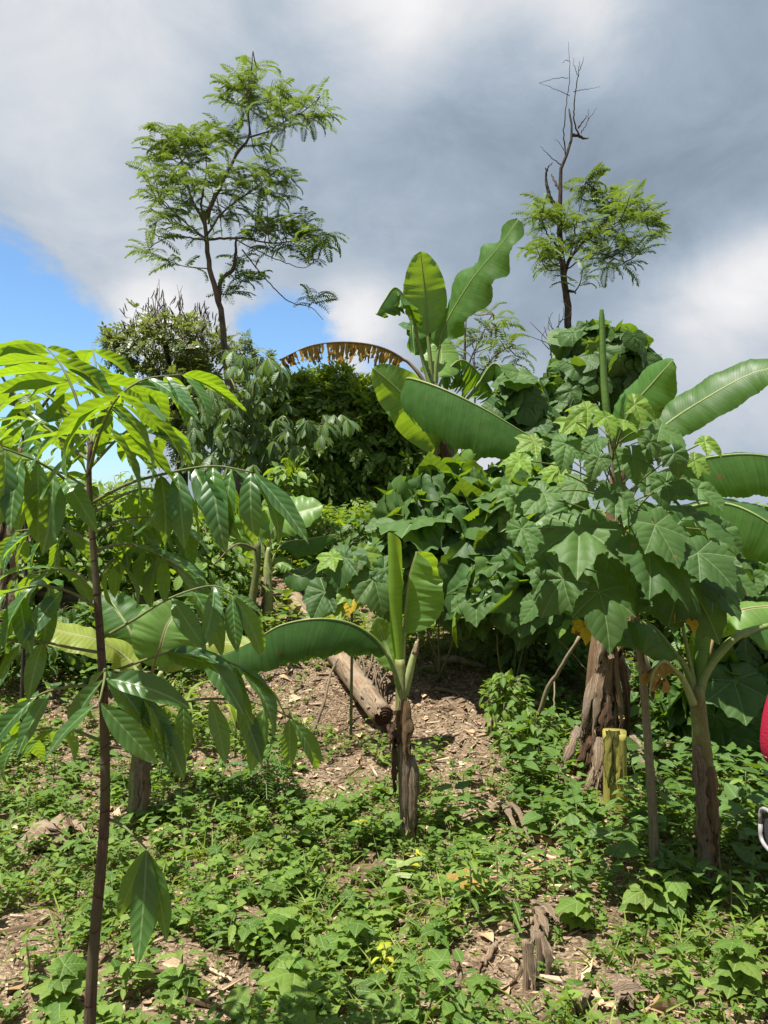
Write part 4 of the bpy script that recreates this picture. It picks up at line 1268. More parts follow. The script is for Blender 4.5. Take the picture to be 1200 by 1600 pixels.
banana_leaf(t, q([(964, 880, -.1), (975, 920, -.2), (985, 960, -.25), (980, 990, -.25), (965, 1020, -.2)], d), 0.14, V(.1, -1, .3), b0=0.2, fl=-30, fr=-30, tears=6, ribr=.014, mat='dying_banana_leaf', rib='dry_sheath')

# --- young banana in the middle
d = 3.76
b = base_at(639, d)
t = thing('banana_plant', 'young banana plant in the centre with a rolled bright green shoot', 'banana plant', b)
pseudostem(t, [b + V(0, 0, -.05), P(634, 1220, d), P(629, 1120, d), P(627, 1060, d), P(625, 1030, d)], [0.045, 0.040, 0.036, 0.031, 0.024], 'pseudostem', n=34)
for (x1, y1, x2, y2, w, m_) in ((640, 1180, 642, 1310, .040, 'dry_sheath'), (630, 1160, 634, 1300, .03, 'dry_sheath'), (632, 1095, 634, 1190, .032, 'brown_pseudostem'), (622, 1110, 620, 1165, .024, 'dark_sheath'), (618, 1140, 614, 1160, .03, 'dark_sheath'),
                              (616, 1165, 617, 1240, .016, 'dark_sheath'), (645, 1200, 648, 1290, .016, 'brown_pseudostem'), (626, 1130, 636, 1150, .035, 'dark_sheath')):
    sheath_strip(t, P(x1, y1, d - .045), P(x2, y2, d - .055), w, V(0, -1, 0), 0.55, m_, sag=0.02)
rolled(t, q([(625, 1060), (620, 980), (616, 920, -.02), (614, 850, -.05)], d), [0.016, 0.034, 0.050, 0.044], turns=1.15, open_to=0.2)
banana_leaf(t, q([(627, 1060), (630, 1010, .02), (634, 950, .02), (640, 900, 0), (650, 862, -.04)], d), 0.20, V(-0.5, -1, 0.35), b0=0.35, fl=-100, fr=12, wave=.06, wfreq=2, ribr=.017, mat='pale_banana_leaf', rib='pale_petiole', pw=.40)
banana_leaf(t, q([(623, 1075, -.02), (613, 1040, -.06), (590, 1000, -.1), (550, 974, -.15), (500, 966, -.2), (440, 976, -.22), (390, 1004, -.22), (345, 1022, -.15), (312, 1014, -.1)], d), 0.18, V(0.06, -0.1, 1), b0=0.16, fl=-66, fr=-80, wave=.09, wfreq=6,
            ribr=.014, nr=64, pw=.72)
banana_leaf(t, q([(621, 1070, .02), (612, 1035, .05), (600, 1000, .08), (588, 965, .06)], d), 0.09, V(.5, -0.8, .2), b0=0.2, fl=10, fr=10, ribr=.012, mat='pale_banana_leaf')
mb = MB(); add_tube(mb, q([(632, 1085), (640, 1050, -.01), (648, 1018, -.01), (652, 1002, -.01)], d), [0.022, 0.022, 0.017, 0.010], 9, n=12)
part('cut_stalk', mb.mesh('cut_stalk', M['pale_petiole']), t)
mb = MB(); add_tube(mb, q([(648, 1022, -.012), (651, 1008, -.012), (654, 997, -.012)], d), [0.0165, 0.0135, 0.005], 9, n=6)
part('dry_tip', mb.mesh('dry_tip', M['log']), t)

# --- young banana on the right
d = 3.27
b = base_at(1108, d)
t = thing('banana_plant', 'young banana plant on the right with a smooth arching leaf stalk', 'banana plant', b)
pseudostem(t, [b + V(0, 0, -.05), P(1104, 1290, d), P(1098, 1190, d), P(1092, 1110, d), P(1088, 1070, d)], [0.050, 0.043, 0.039, 0.036, 0.028], 'pseudostem', n=34)
for (x1, y1, x2, y2, w, m_) in ((1108, 1275, 1112, 1390, .042, 'brown_pseudostem'), (1092, 1190, 1100, 1300, .026, 'dry_sheath'), (1110, 1200, 1118, 1300, .026, 'brown_pseudostem'), (1098, 1290, 1106, 1370, .03, 'dry_sheath'), (1088, 1165, 1094, 1230, .018, 'dry_sheath'),
                              (1106, 1290, 1108, 1316, .02, 'dry_sheath'), (1118, 1280, 1122, 1360, .016, 'dark_sheath')):
    sheath_strip(t, P(x1, y1, d - .045), P(x2, y2, d - .058), w, V(0, -1, 0), 0.55, m_, sag=0.015)
banana_leaf(t, q([(1089, 1095), (1100, 1055), (1125, 1020), (1160, 990), (1220, 975, .1), (1300, 1000, .2)], d), 0.15, V(0.1, -0.3, 1), b0=0.42, fl=-25, fr=-40, wave=.04, ribr=.026, rib='petiole')
banana_leaf(t, q([(1090, 1085, .1), (1105, 1030, .2), (1125, 975, .25), (1160, 952, .2), (1230, 945, .2)], d), 0.11, V(0.1, -0.2, 1), b0=0.45, fl=8, fr=-34, ribr=.014, rib='red_petiole', mat='pale_banana_leaf')
banana_leaf(t, q([(1086, 1090), (1072, 1045), (1045, 1005), (1015, 975), (975, 972), (935, 1000)], d), 0.17, V(-0.05, -0.35, 1), b0=0.32, fl=-10, fr=-55, wave=.03, ribr=.020)
banana_leaf(t, q([(1084, 1100, -.02), (1066, 1060, -.05), (1040, 1032, -.1), (1022, 1048, -.14), (1014, 1085, -.15)], d), 0.15, V(-0.3, -0.5, 1), b0=0.4, fl=-60, fr=-50, tears=6, tear_drop=.3, ribr=.018, mat='dying_banana_leaf', rib='pale_petiole', label='withered brown leaf folded down')
rolled(t, q([(1090, 1080), (1094, 1030, .02), (1098, 985, .03), (1104, 948, .03)], d), [0.018, 0.045, 0.05, 0.036], turns=1.2, open_to=0.2, mat='pale_banana_leaf')
mb = MB(); add_tube(mb, q([(1088, 1085), (1078, 1035), (1068, 985), (1066, 960)], d), [0.014, 0.010, 0.006], 8, n=12); part('cut_stalk', mb.mesh('cut_stalk', M['petiole']), t)

# --- young banana behind the sapling
d = 3.96
b = base_at(213, d)
t = thing('banana_plant', 'young banana plant with yellowing leaves behind the dark stemmed sapling', 'banana plant', b)
pseudostem(t, [b + V(0, 0, -.05), P(218, 1190, d), P(225, 1110, d), P(232, 1050, d)], [0.052, 0.044, 0.036, 0.026], 'pseudostem', n=30)
for (x1, y1, x2, y2, w, m_) in ((222, 1180, 212, 1290, .045, 'dry_sheath'), (214, 1200, 206, 1285, .02, 'dry_sheath'), (228, 1190, 224, 1280, .022, 'brown_pseudostem'), (224, 1110, 220, 1190, .03, 'dry_sheath')):
    sheath_strip(t, P(x1, y1, d - .045), P(x2, y2, d - .05), w, V(0, -1, 0), 0.5, m_, sag=0.015)
banana_leaf(t, q([(230, 1090), (215, 1050), (190, 1022), (150, 1000, -.1), (100, 988, -.15), (42, 972, -.2)], d), 0.115, V(-0.1, -0.7, 0.8), b0=0.22, fl=12, fr=-12, wave=.05, ribr=.016, rib='pale_petiole', mat='yellowing_banana_leaf', pw=.4)
banana_leaf(t, q([(233, 1085), (238, 1050), (250, 1010), (262, 975, .05), (285, 945, .15)], d), 0.16, V(0.45, -0.55, 0.6), b0=0.30, fl=10, fr=14, wave=.05, ribr=.014, rib='red_petiole', mat='pale_banana_leaf', pw=.45)
banana_leaf(t, q([(228, 1090, .1), (218, 1040, .1), (205, 990, .1), (180, 950, .15), (160, 925, .2)], d), 0.125, V(-0.3, -0.6, 0.7), b0=0.3, fl=8, fr=-10, wave=.04, ribr=.014, rib='pale_petiole', pw=.45)
banana_leaf(t, q([(234, 1090), (246, 1060), (270, 1030, .1), (310, 1012, .1), (350, 1004, .1), (392, 1014, 0)], d), 0.085, V(0, -0.8, 0.7), b0=0.22, fl=10, fr=-15, wave=.04, ribr=.012, rib='pale_petiole', mat='yellowing_banana_leaf', pw=.4)
mb = MB(); add_tube(mb, q([(232, 1100), (242, 1075), (252, 1050, -.02)], d), [0.02, 0.019, 0.012], 8, n=8); part('cut_stalk', mb.mesh('cut_stalk', M['pale_petiole']), t)

# --- two slim bananas on the far bank
for (bx, d, lab, lv) in ((418, 7.4, 'slim pale banana plant on the bank above the fallen trunk',
                          [([(418, 880), (426, 830), (455, 805), (505, 790)], .22, V(0, -.8, .6), 10, 6, 'pale_banana_leaf'), ([(420, 890), (440, 850), (480, 842), (524, 834)], .17, V(0, -.3, 1), -30, -60, 'banana_leaf'),
                           ([(417, 880), (405, 840), (390, 800), (400, 770)], .17, V(-.4, -.8, .5), 10, 10, 'pale_banana_leaf'), ([(420, 900), (440, 890), (470, 900), (500, 880)], .15, V(0, -.6, .8), -10, -20, 'banana_leaf'), ([(420, 895), (436, 880), (456, 888)], .10, V(0, -.6, .8), 10, -10, 'pale_banana_leaf')]),
                         (400, 7.9, 'thin leaning banana shoot on the bank, left of the pale one',
                          [([(402, 880), (380, 860), (350, 865), (318, 880)], .20, V(0, -.5, .9), -10, -20, 'pale_banana_leaf'), ([(402, 890), (392, 850), (370, 830), (340, 860)], .16, V(-.2, -.6, .8), 5, -20, 'pale_banana_leaf'), ([(404, 900), (390, 910), (360, 900)], .14, V(0, -.7, .8), 5, 5, 'banana_leaf')])):
    b = base_at(bx, d)
    t = thing('banana_plant', lab, 'banana plant', b)
    pseudostem(t, [b, P(bx + 1, 920, d), P(bx, 880, d), P(bx + 2, 855, d)], [0.055, 0.045, 0.036, 0.02], 'pale_petiole' if bx > 410 else 'green_stem', n=18)
    dress(t, b, P(bx, 900, d), 0.045, 5, (0.1, 0.25), (0.012, 0.02))
    for pl, w, nh, fl, fr, m_ in lv:
        banana_leaf(t, q(pl, d), w, nh, b0=.28, fl=fl, fr=fr, wave=.06, mat=m_, ribr=.014, nr=30, rib='pale_petiole')

# --- banana leaves at the far left edge, dry stem behind the sapling
d = 6.2
b = base_at(20, d)
t = thing('banana_plant', 'dry brown banana stem at the edge behind the sapling leaves', 'banana plant', b)
pseudostem(t, [b, P(18, 900, d), P(22, 780, d), P(30, 700, d)], [0.13, 0.12, 0.10, 0.05], 'brown_pseudostem')
dress(t, b, P(24, 760, d), 0.12, 16, (0.3, 0.6), (0.03, 0.06), hmin=0.2)
banana_leaf(t, q([(30, 720), (38, 660), (20, 610), (-20, 600), (-70, 640)], d), 0.25, V(-.2, -.4, 1), b0=.25, fl=-30, fr=-40, tears=5, ribr=.02)
banana_leaf(t, q([(28, 720), (20, 690), (0, 690), (-40, 720)], d), 0.22, V(-.2, -.4, 1), b0=.25, fl=-40, fr=-50, tears=8, ribr=.02, mat='dying_banana_leaf', rib='dry_sheath')

# ================================================================== SAPLING IN FRONT
d = 1.7
bs = P(139, 1610, d); b = V(bs[0] - .015, d, gz(bs[0], d))
t = thing('sapling', 'tall sapling with a slim dark brown stem and big drooping pinnate leaves', 'sapling', b)
stem_px = [(150, 1440), (163, 1290), (164, 1180), (160, 1050), (151, 920), (143, 820), (139, 740), (142, 690)]
mb = MB(); add_tube(mb, [b + V(0, 0, -.03), P(142, 1560, d)] + [P(x, y, d) for x, y in stem_px], [0.0150, 0.0142, 0.0135, 0.0125, 0.0118, 0.0108, 0.0098, 0.0085, 0.007, 0.005], 12, n=60)
part('stem', mb.mesh('stem', M['sapling_bark']), t)
S = lambda *p: [P(x, y, z) for x, y, z in p]
UP = V(0, 0, 1); TOP = V(0, -0.45, 0.9)
# top leaves, seen from below against the sky
compound_leaf(t, S((142, 705, 1.7), (118, 620, 1.72), (95, 570, 1.75), (72, 542, 1.8)), 5, 0.150, s0=.55, hang=.55, fwd=.15, side=1.0, toward=V(0.2, 0.35, 1), spread=(1, .25, 0))
compound_leaf(t, S((140, 735, 1.7), (155, 680, 1.62), (172, 640, 1.55), (187, 618, 1.5)), 5, 0.170, s0=.45, hang=.75, fwd=.1, side=.75, toward=V(0, 0.3, 1))
compound_leaf(t, S((142, 700, 1.7), (165, 640, 1.78), (220, 595, 1.85), (285, 585, 1.9)), 6, 0.155, s0=.4, hang=.85, fwd=.35, side=.55, toward=V(0, -0.1, 1))
compound_leaf(t, S((142, 695, 1.7), (148, 620, 1.85), (150, 575, 2.0), (145, 548, 2.1)), 5, 0.150, s0=.45, hang=.55, fwd=.3, side=.9, toward=V(0, 0.2, 1), spread=(1, 0.1, 0))
compound_leaf(t, S((141, 715, 1.7), (110, 650, 1.9), (60, 610, 2.05), (15, 600, 2.15)), 6, 0.150, s0=.4, hang=.8, fwd=.3, side=.6, toward=UP)
# right, glossy leaves arching over
compound_leaf(t, S((146, 785, 1.7), (195, 758, 1.66), (250, 742, 1.62), (330, 728, 1.58), (395, 738, 1.56)), 6, 0.155, s0=.48, hang=1.15, fwd=.25, side=.38, toward=TOP)
compound_leaf(t, S((147, 832, 1.7), (180, 815, 1.8), (225, 808, 1.9), (275, 815, 2.0)), 4, 0.130, s0=.45, hang=1.0, fwd=.4, side=.5, toward=UP)
compound_leaf(t, S((150, 905, 1.7), (180, 872, 1.85), (215, 855, 1.95), (250, 860, 2.0)), 4, 0.13, s0=.45, hang=.9, fwd=.5, side=.5, toward=UP)
compound_leaf(t, S((160, 997, 1.7), (210, 968, 1.7), (265, 935, 1.7), (330, 915, 1.72), (365, 930, 1.72)), 4, 0.135, s0=.55, hang=.9, fwd=.35, side=.5, toward=TOP)
compound_leaf(t, S((162, 1055, 1.7), (230, 1030, 1.66), (300, 1014, 1.62), (370, 1040, 1.6)), 3, 0.145, s0=.5, hang=.55, fwd=.7, side=.35, toward=TOP)
compound_leaf(t, S((165, 1130, 1.7), (240, 1105, 1.7), (320, 1092, 1.7), (400, 1098, 1.7), (455, 1122, 1.7)), 5, 0.125, s0=.42, hang=1.2, fwd=.12, side=.30, toward=TOP, only=1)
# left side
compound_leaf(t, S((142, 795, 1.7), (105, 752, 1.62), (60, 722, 1.56), (5, 700, 1.52)), 5, 0.150, s0=.45, hang=1.0, fwd=.2, side=.5, toward=TOP)
compound_leaf(t, S((147, 850, 1.7), (110, 830, 1.8), (70, 825, 1.9), (25, 830, 1.95)), 5, 0.115, s0=.4, hang=1.0, fwd=.3, side=.5, toward=UP)
compound_leaf(t, S((152, 950, 1.7), (110, 925, 1.66), (60, 915, 1.62), (5, 928, 1.6)), 5, 0.125, s0=.42, hang=.9, fwd=.3, side=.5, toward=TOP)
compound_leaf(t, S((153, 925, 1.7), (120, 895, 1.8), (85, 890, 1.9), (50, 895, 2.0)), 4, 0.11, s0=.4, hang=.6, fwd=.4, side=.7, toward=UP)
compound_leaf(t, S((158, 1020, 1.7), (110, 1012, 1.66), (60, 1002, 1.62), (0, 1000, 1.58)), 3, 0.12, s0=.6, hang=.6, fwd=.5, side=.5, toward=TOP)
compound_leaf(t, S((161, 1075, 1.7), (120, 1072, 1.7), (70, 1082, 1.72), (20, 1110, 1.75)), 4, 0.13, s0=.5, hang=.5, fwd=.6, side=.6, toward=TOP)
compound_leaf(t, S((163, 1160, 1.7), (110, 1140, 1.75), (60, 1140, 1.8), (10, 1160, 1.85)), 4, 0.11, s0=.45, hang=.7, fwd=.5, side=.8, toward=UP)
compound_leaf(t, S((147, 860, 1.7), (200, 850, 1.8), (250, 870, 1.9), (300, 900, 1.95)), 5, 0.12, s0=.4, hang=.5, fwd=.5, side=.7, toward=UP)
compound_leaf(t, S((145, 800, 1.7), (200, 770, 1.9), (240, 765, 2.05), (270, 790, 2.15)), 5, 0.13, s0=.4, hang=.8, fwd=.4, side=.6, toward=UP)
compound_leaf(t, S((143, 770, 1.7), (100, 740, 1.9), (70, 740, 2.0), (40, 760, 2.1)), 5, 0.13, s0=.4, hang=.7, fwd=.4, side=.7, toward=UP)
compound_leaf(t, S((141, 730, 1.7), (190, 680, 1.9), (225, 660, 2.0), (260, 665, 2.1)), 5, 0.14, s0=.4, hang=.7, fwd=.4, side=.7, toward=UP)
compound_leaf(t, S((141, 720, 1.7), (100, 690, 1.8), (60, 660, 1.9), (30, 655, 2.0)), 5, 0.13, s0=.4, hang=.7, fwd=.4, side=.7, toward=UP)
# the leaf that comes towards the lens
compound_leaf(t, S((160, 1052, 1.69), (164, 1046, 1.6), (163, 1062, 1.52), (155, 1098, 1.46)), 3, 0.145, s0=.42, hang=.95, fwd=.15, side=.62, toward=V(0, -0.95, 0.45), term=False, spread=(1, 0, 0))
compound_leaf(t, S((162, 1062, 1.7), (185, 1048, 1.64), (215, 1075, 1.6), (250, 1120, 1.58)), 3, 0.115, s0=.5, hang=.7, fwd=.6, side=.3, toward=TOP)
# last leaf near the foot, hanging in shade
lo = S((170, 1280, 1.7), (192, 1290, 1.66), (215, 1312, 1.62), (229, 1326, 1.6))
mb = MB(); add_tube(mb, lo, [.0036, .002], 6, n=14)
lo_o = part('compound_leaf', mb.mesh('leaf_stalk', M['green_stem']), t)
for (x, y, zz, ln, nx) in ((180, 1440, 1.64, .172, -.25), (222, 1492, 1.58, .222, .05), (266, 1450, 1.61, .195, .25), (246, 1470, 1.66, .20, .15)):
    part('leaflet', ME['leaflet'][2 if nx > 0 else 5], lo_o, frame(lo[-1], P(x, y, zz) - lo[-1], V(nx, 0.85, 0.1), ln) @ Matrix.Diagonal((.82, 1, .6, 1)), label='olive leaflet hanging in shade')

# ================================================================== LOBED-LEAF SAPLING ON THE RIGHT
d = 3.3
b = base_at(1025, d)
t = thing('lobed_leaf_sapling', 'tall slender sapling with very large maple-like leaves in front of the big banana', 'sapling', b)
main = [b + V(0, 0, -.03), P(1018, 1240, d), P(1006, 1080, d), P(993, 950, d - .02), P(978, 860, d), P(963, 780, d), P(955, 700, d), P(950, 645, d)]
mb = MB(); add_tube(mb, main, [0.021, 0.020, 0.018, 0.016, 0.014, 0.011, 0.008, 0.005], 10, n=50, rough=.06)
part('stem', mb.mesh('stem', M['grey_stem']), t)
mainc = crom(main, 80)
LV = [(1031, 669, 62, 22, 0), (960, 770, 60, -10, 0), (1013, 863, 105, 30, 0), (905, 825, 105, -8, 0), (936, 925, 95, 4, 0), (885, 694, 48, -14, 0), (936, 716, 38, -30, 0), (806, 772, 54, -14, 0), (812, 718, 46, -36, 1), (1101, 690, 40, 55, 1),
      (1053, 708, 40, 20, 0), (1090, 764, 56, 35, 0), (1075, 805, 88, 42, 0), (1024, 820, 80, 18, 0), (987, 712, 48, 5, 0), (815, 826, 54, 12, 0), (918, 640, 52, -75, 1), (992, 632, 52, 85, 1), (945, 652, 46, 10, 1), (972, 660, 40, 40, 1),
      (1090, 864, 78, 36, 0), (1112, 912, 70, 30, 0), (859, 880, 60, -30, 0), (1064, 905, 105, 38, 0), (1072, 952, 42, 10, 2), (912, 978, 36, -5, 2), (880, 905, 75, -55, 0), (985, 905, 70, 10, 0),
      (850, 770, 60, -40, 0), (870, 735, 45, -60, 1), (905, 755, 55, -20, 0), (1010, 745, 60, 30, 0), (1040, 755, 50, 60, 0), (920, 870, 70, 20, 0), (955, 850, 70, -20, 0), (1045, 835, 60, 70, 0), (1120, 830, 55, 60, 0), (860, 840, 60, -50, 0),
      (900, 660, 44, -50, 1), (1015, 690, 44, 60, 0), (1085, 720, 40, 70, 1), (835, 690, 40, -70, 1), (930, 690, 40, -60, 0), (1000, 800, 70, -5, 0), (890, 790, 65, -15, 0), (1140, 900, 60, 70, 0), (1035, 930, 70, 0, 0), (845, 935, 55, -70, 0)]
pet = MB()
for k, (x, y, L, ang, kind) in enumerate(LV):
    dd = d - 0.15 - 0.28 * rng.random() + (0.35 if k >= 30 else 0) * (1.3 * rng.random())
    p = P(x, y, dd)
    a = math.radians(ang)
    nn = unit(V(0.35 * math.sin(a), -0.75, 0.75) + rvec(0.16))
    dv = V(math.sin(a), 0, -math.cos(a)) + V(0, -0.35, 0)
    y_ = unit(dv - nn * np.dot(dv, nn))
    ms = (ME['lobed'], ME['young_lobed'], ME['yellow_lobed'])[kind]
    part('leaf', pick(ms), t, frame(p, y_, nn, L * dd / FOC * 0.93) @ Matrix.Diagonal((0.85 + 0.3 * rng.random(), 1, 0.5 + 1.3 * rng.random(), 1)), label='yellow dying leaf' if kind == 2 else None)
    zt = min(p[2] - 0.02 - 0.25 * rng.random(), mainc[-1][2])
    m0 = mainc[np.abs(mainc[:, 2] - zt).argmin()]
    if m0[2] < mainc[40][2]: m0 = mainc[40]
    add_tube(pet, [m0, (m0 + p) / 2 + V(0, 0, 0.03), p], [0.0042, 0.003], 6, n=10)
part('leaf_stalks', pet.mesh('leaf_stalks', M['green_stem']), t, kind='stuff')

# ================================================================== MOUND OF LOBED LEAVES, CREEPER, SHRUBS
bl = lambda x, y, rx, ry, dd, dep=1.0: (P(x, y, dd), V(rx, rx * dep, ry) * dd / FOC)
d = 6.2
for (bx, dd, lab, blobs, n, size, ms, inn) in (
        (690, 6.1, 'round mound of large grey green lobed leaves right of the rolled banana shoot', [bl(690, 825, 85, 85, 6.1), bl(640, 870, 55, 70, 6.0), bl(745, 880, 60, 95, 5.9)], 105, .40, ME['round_lobed'], 420),
        (800, 5.7, 'bushy lobed leaf plant under the tall maple-leaved sapling', [bl(800, 850, 60, 85, 5.7), bl(790, 920, 70, 65, 5.5), bl(840, 930, 55, 60, 5.5), bl(840, 800, 50, 70, 6.0)], 110, .29, ME['round_lobed'] + ME['vine_leaf'], 420),
        (1150, 4.9, 'shaded lobed leaf plant behind the young banana on the right', [bl(1150, 1090, 80, 70, 4.9), bl(1190, 980, 90, 90, 5.2), bl(1120, 920, 60, 60, 5.2), bl(1210, 1160, 60, 60, 4.7)], 120, .24, ME['round_lobed'] + ME['lobed'], 500)):
    b = base_at(bx, dd)
    t = thing('lobed_leaf_shrub', lab, 'shrub', b)
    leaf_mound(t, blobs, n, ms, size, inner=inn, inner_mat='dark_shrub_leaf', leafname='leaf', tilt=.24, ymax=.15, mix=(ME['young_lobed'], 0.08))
d = 5.0
b = base_at(548, d)
t = thing('lobed_leaf_seedling', 'small pale lobed leaf plant just left of the rolled banana shoot', 'plant', b)
mb = MB(); add_tube(mb, [b, P(550, 980, d), P(548, 900, d), P(546, 862, d)], [0.011, 0.009, 0.005], 7, n=14)
for (x, y, L, a, kd) in ((540, 872, 50, -15, 0), (584, 905, 55, 15, 0), (508, 925, 48, -20, 0), (545, 920, 40, 20, 1), (565, 862, 45, 40, 1), (520, 870, 36, -50, 1), (600, 890, 40, 50, 0), (530, 945, 34, 10, 1), (552, 930, 36, -10, 2)):
    p = P(x, y, d - .05 - .1 * rng.random()); a = math.radians(a)
    nn = unit(V(.3 * math.sin(a), -.75, .7) + rvec(.1)); dv = V(math.sin(a), -.3, -math.cos(a)); y_ = unit(dv - nn * np.dot(dv, nn))
    part('leaf', pick((ME['round_lobed'], ME['young_lobed'], ME['yellow_lobed'])[kd]), t, frame(p, y_, nn, L * d / FOC))
    add_tube(mb, [P(548, y + 30, d), (P(548, y + 20, d) + p) / 2, p], 0.003, 5, n=6)
part('stem', mb.mesh('stem', M['green_stem']), t)

b = base_at(905, 9.2)
t = thing('creeper', 'leafy creeper smothering the lower trunk of the dead topped tree', 'creeper', b)
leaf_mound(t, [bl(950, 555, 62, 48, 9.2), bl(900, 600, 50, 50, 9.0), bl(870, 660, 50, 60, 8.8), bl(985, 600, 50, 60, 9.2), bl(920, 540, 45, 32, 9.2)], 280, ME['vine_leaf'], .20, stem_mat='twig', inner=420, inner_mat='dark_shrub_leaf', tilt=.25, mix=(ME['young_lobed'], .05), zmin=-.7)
b = base_at(815, 7.4)
t = thing('creeper', 'pale leafy creeper left of the smothered tree, under the dark banana leaf', 'creeper', b)
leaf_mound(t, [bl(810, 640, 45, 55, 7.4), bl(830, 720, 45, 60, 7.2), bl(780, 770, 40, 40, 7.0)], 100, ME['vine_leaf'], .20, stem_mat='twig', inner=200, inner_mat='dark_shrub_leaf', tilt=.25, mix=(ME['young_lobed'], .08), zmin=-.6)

SHR = [(40, 7.2, 'bright broad leaved shrub at the edge behind the sapling top', [bl(40, 860, 95, 95, 7.2), bl(20, 760, 60, 70, 7.4)], 130, .20, 'shrub', .0),
       (105, 6.6, 'sunlit leafy shrub filling the gap just left of the sapling stem', [bl(100, 800, 70, 60, 6.8), bl(60, 880, 70, 70, 6.4), bl(130, 900, 60, 60, 6.6)], 200, .15, 'shrub', 0),
       (235, 6.9, 'sunlit shrub with pointed leaves just right of the sapling stem', [bl(225, 830, 75, 70, 7.0), bl(270, 910, 60, 50, 6.8), bl(205, 920, 60, 60, 6.7)], 200, .15, 'shrub', 0),
       (345, 7.2, 'leafy yellow green shrub in front of the slim bananas', [bl(345, 900, 60, 60, 7.2), bl(320, 850, 50, 50, 7.4)], 150, .13, 'shrub', 0),
       (165, 7.8, 'bright green leafy shrub directly behind the sapling stem', [bl(160, 860, 85, 85, 7.8), bl(190, 800, 60, 60, 8.0)], 170, .15, 'shrub', 0),
       (285, 8.0, 'light green leafy shrub between the sapling and the slim bananas', [bl(285, 870, 80, 75, 8.0), bl(250, 920, 60, 50, 7.2), bl(320, 830, 50, 50, 8.4)], 190, .14, 'shrub', 0),
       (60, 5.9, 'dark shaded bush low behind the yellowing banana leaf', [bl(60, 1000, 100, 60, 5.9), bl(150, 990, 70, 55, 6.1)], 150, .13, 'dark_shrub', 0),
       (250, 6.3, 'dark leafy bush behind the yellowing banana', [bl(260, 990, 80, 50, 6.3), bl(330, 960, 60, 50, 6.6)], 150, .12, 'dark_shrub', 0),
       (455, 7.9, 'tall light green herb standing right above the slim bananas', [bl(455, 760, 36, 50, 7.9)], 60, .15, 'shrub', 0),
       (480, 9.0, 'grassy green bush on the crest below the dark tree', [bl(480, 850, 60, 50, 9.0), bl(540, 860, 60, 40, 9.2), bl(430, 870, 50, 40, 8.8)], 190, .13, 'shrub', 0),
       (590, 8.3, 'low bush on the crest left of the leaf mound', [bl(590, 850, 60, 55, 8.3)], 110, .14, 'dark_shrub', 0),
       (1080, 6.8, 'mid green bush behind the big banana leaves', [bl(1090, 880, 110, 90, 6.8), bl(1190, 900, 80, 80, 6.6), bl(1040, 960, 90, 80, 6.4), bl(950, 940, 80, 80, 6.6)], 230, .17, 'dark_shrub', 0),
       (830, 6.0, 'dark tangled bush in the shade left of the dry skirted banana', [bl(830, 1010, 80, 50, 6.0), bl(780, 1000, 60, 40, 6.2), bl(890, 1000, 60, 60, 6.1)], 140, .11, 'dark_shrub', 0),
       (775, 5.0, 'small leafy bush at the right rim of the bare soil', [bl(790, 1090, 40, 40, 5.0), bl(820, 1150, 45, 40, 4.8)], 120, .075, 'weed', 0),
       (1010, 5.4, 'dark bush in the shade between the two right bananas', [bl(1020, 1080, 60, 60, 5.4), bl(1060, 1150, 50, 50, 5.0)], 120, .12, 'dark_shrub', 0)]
for (bx, dd, lab, blobs, n, size, ms, _) in SHR:
    b = base_at(bx, dd)
    t = thing('leafy_shrub', lab, 'shrub', b)
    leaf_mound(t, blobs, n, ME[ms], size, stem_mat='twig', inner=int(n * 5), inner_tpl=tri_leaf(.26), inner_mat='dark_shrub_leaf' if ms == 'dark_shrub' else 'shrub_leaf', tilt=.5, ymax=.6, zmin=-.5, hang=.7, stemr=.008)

# sapling with dark twigs at the left edge
d = 4.6
b = base_at(30, d)
t = thing('thin_shrub', 'thin dark twigged shrub with small leaves at the edge beside the sapling top', 'shrub', b)
mb = MB()
for pl in ([(40, 900), (38, 720), (35, 640), (55, 560)], [(36, 680), (70, 630), (95, 600)], [(36, 660), (10, 600), (-10, 570)]):
    c = [P(x, y, d) for x, y in pl]
    if pl[0][1] == 900: c = [b] + c
    add_tube(mb, c, [0.014, 0.010, 0.004], 6, n=16)
part('stem', mb.mesh('stem', M['dark_bark']), t)
for i in range(70):
    x, y = 50 + 60 * rng.standard_normal() * .6, 640 + 45 * rng.standard_normal()
    part('leaf', pick(ME['dark_shrub']), t, frame(P(x, y, d + .3 * rng.standard_normal()), unit(V(rng.standard_normal(), rng.standard_normal() * .5, -.5)), unit(V(0, -.3, 1) + rvec(.3)), .11 * (.7 + .6 * rng.random())))


# ================================================================== FALLEN TRUNK, STUMPS, BRANCHES
A, B = P(598, 1118, 5.25), P(455, 932, 7.7)
ax = unit(B - A)
t = thing('fallen_log', 'fallen banana trunk lying up the bare bank with its cut end facing down', 'log', A)
c = crom([A, A + (B - A) * .35 + V(0, 0, .01), A + (B - A) * .7, B], 40)
v, qd, tr, uv = tube_data(c, np.linspace(0.078, 0.102, 40), 18)
k = 40 * 18
ctr = np.repeat(c, 18, 0); a_ = np.tile(np.arange(18) / 18 * 2 * PI, 40); s_ = np.repeat(np.linspace(0, 1, 40), 18)
v[:k] = ctr + (v[:k] - ctr) * (1 + .05 * np.sin(a_ * 3 + s_ * 5) + .03 * np.sin(a_ * 7 + 11 * s_))[:, None]
part('trunk', MB().add(v, qd, tr, uv).mesh('fallen_trunk', M['log']), t)
mb = MB()
sd1 = unit(np.cross(ax, V(0, 0, 1))); sd2 = np.cross(sd1, ax)
sp = [A - ax * (.012 + .02 * i / 60) + (0.070 * (1 - i / 62)) * (math.cos(i * .42) * sd1 + math.sin(i * .42) * sd2) for i in range(60)]
add_tube(mb, sp, 0.008, 6)
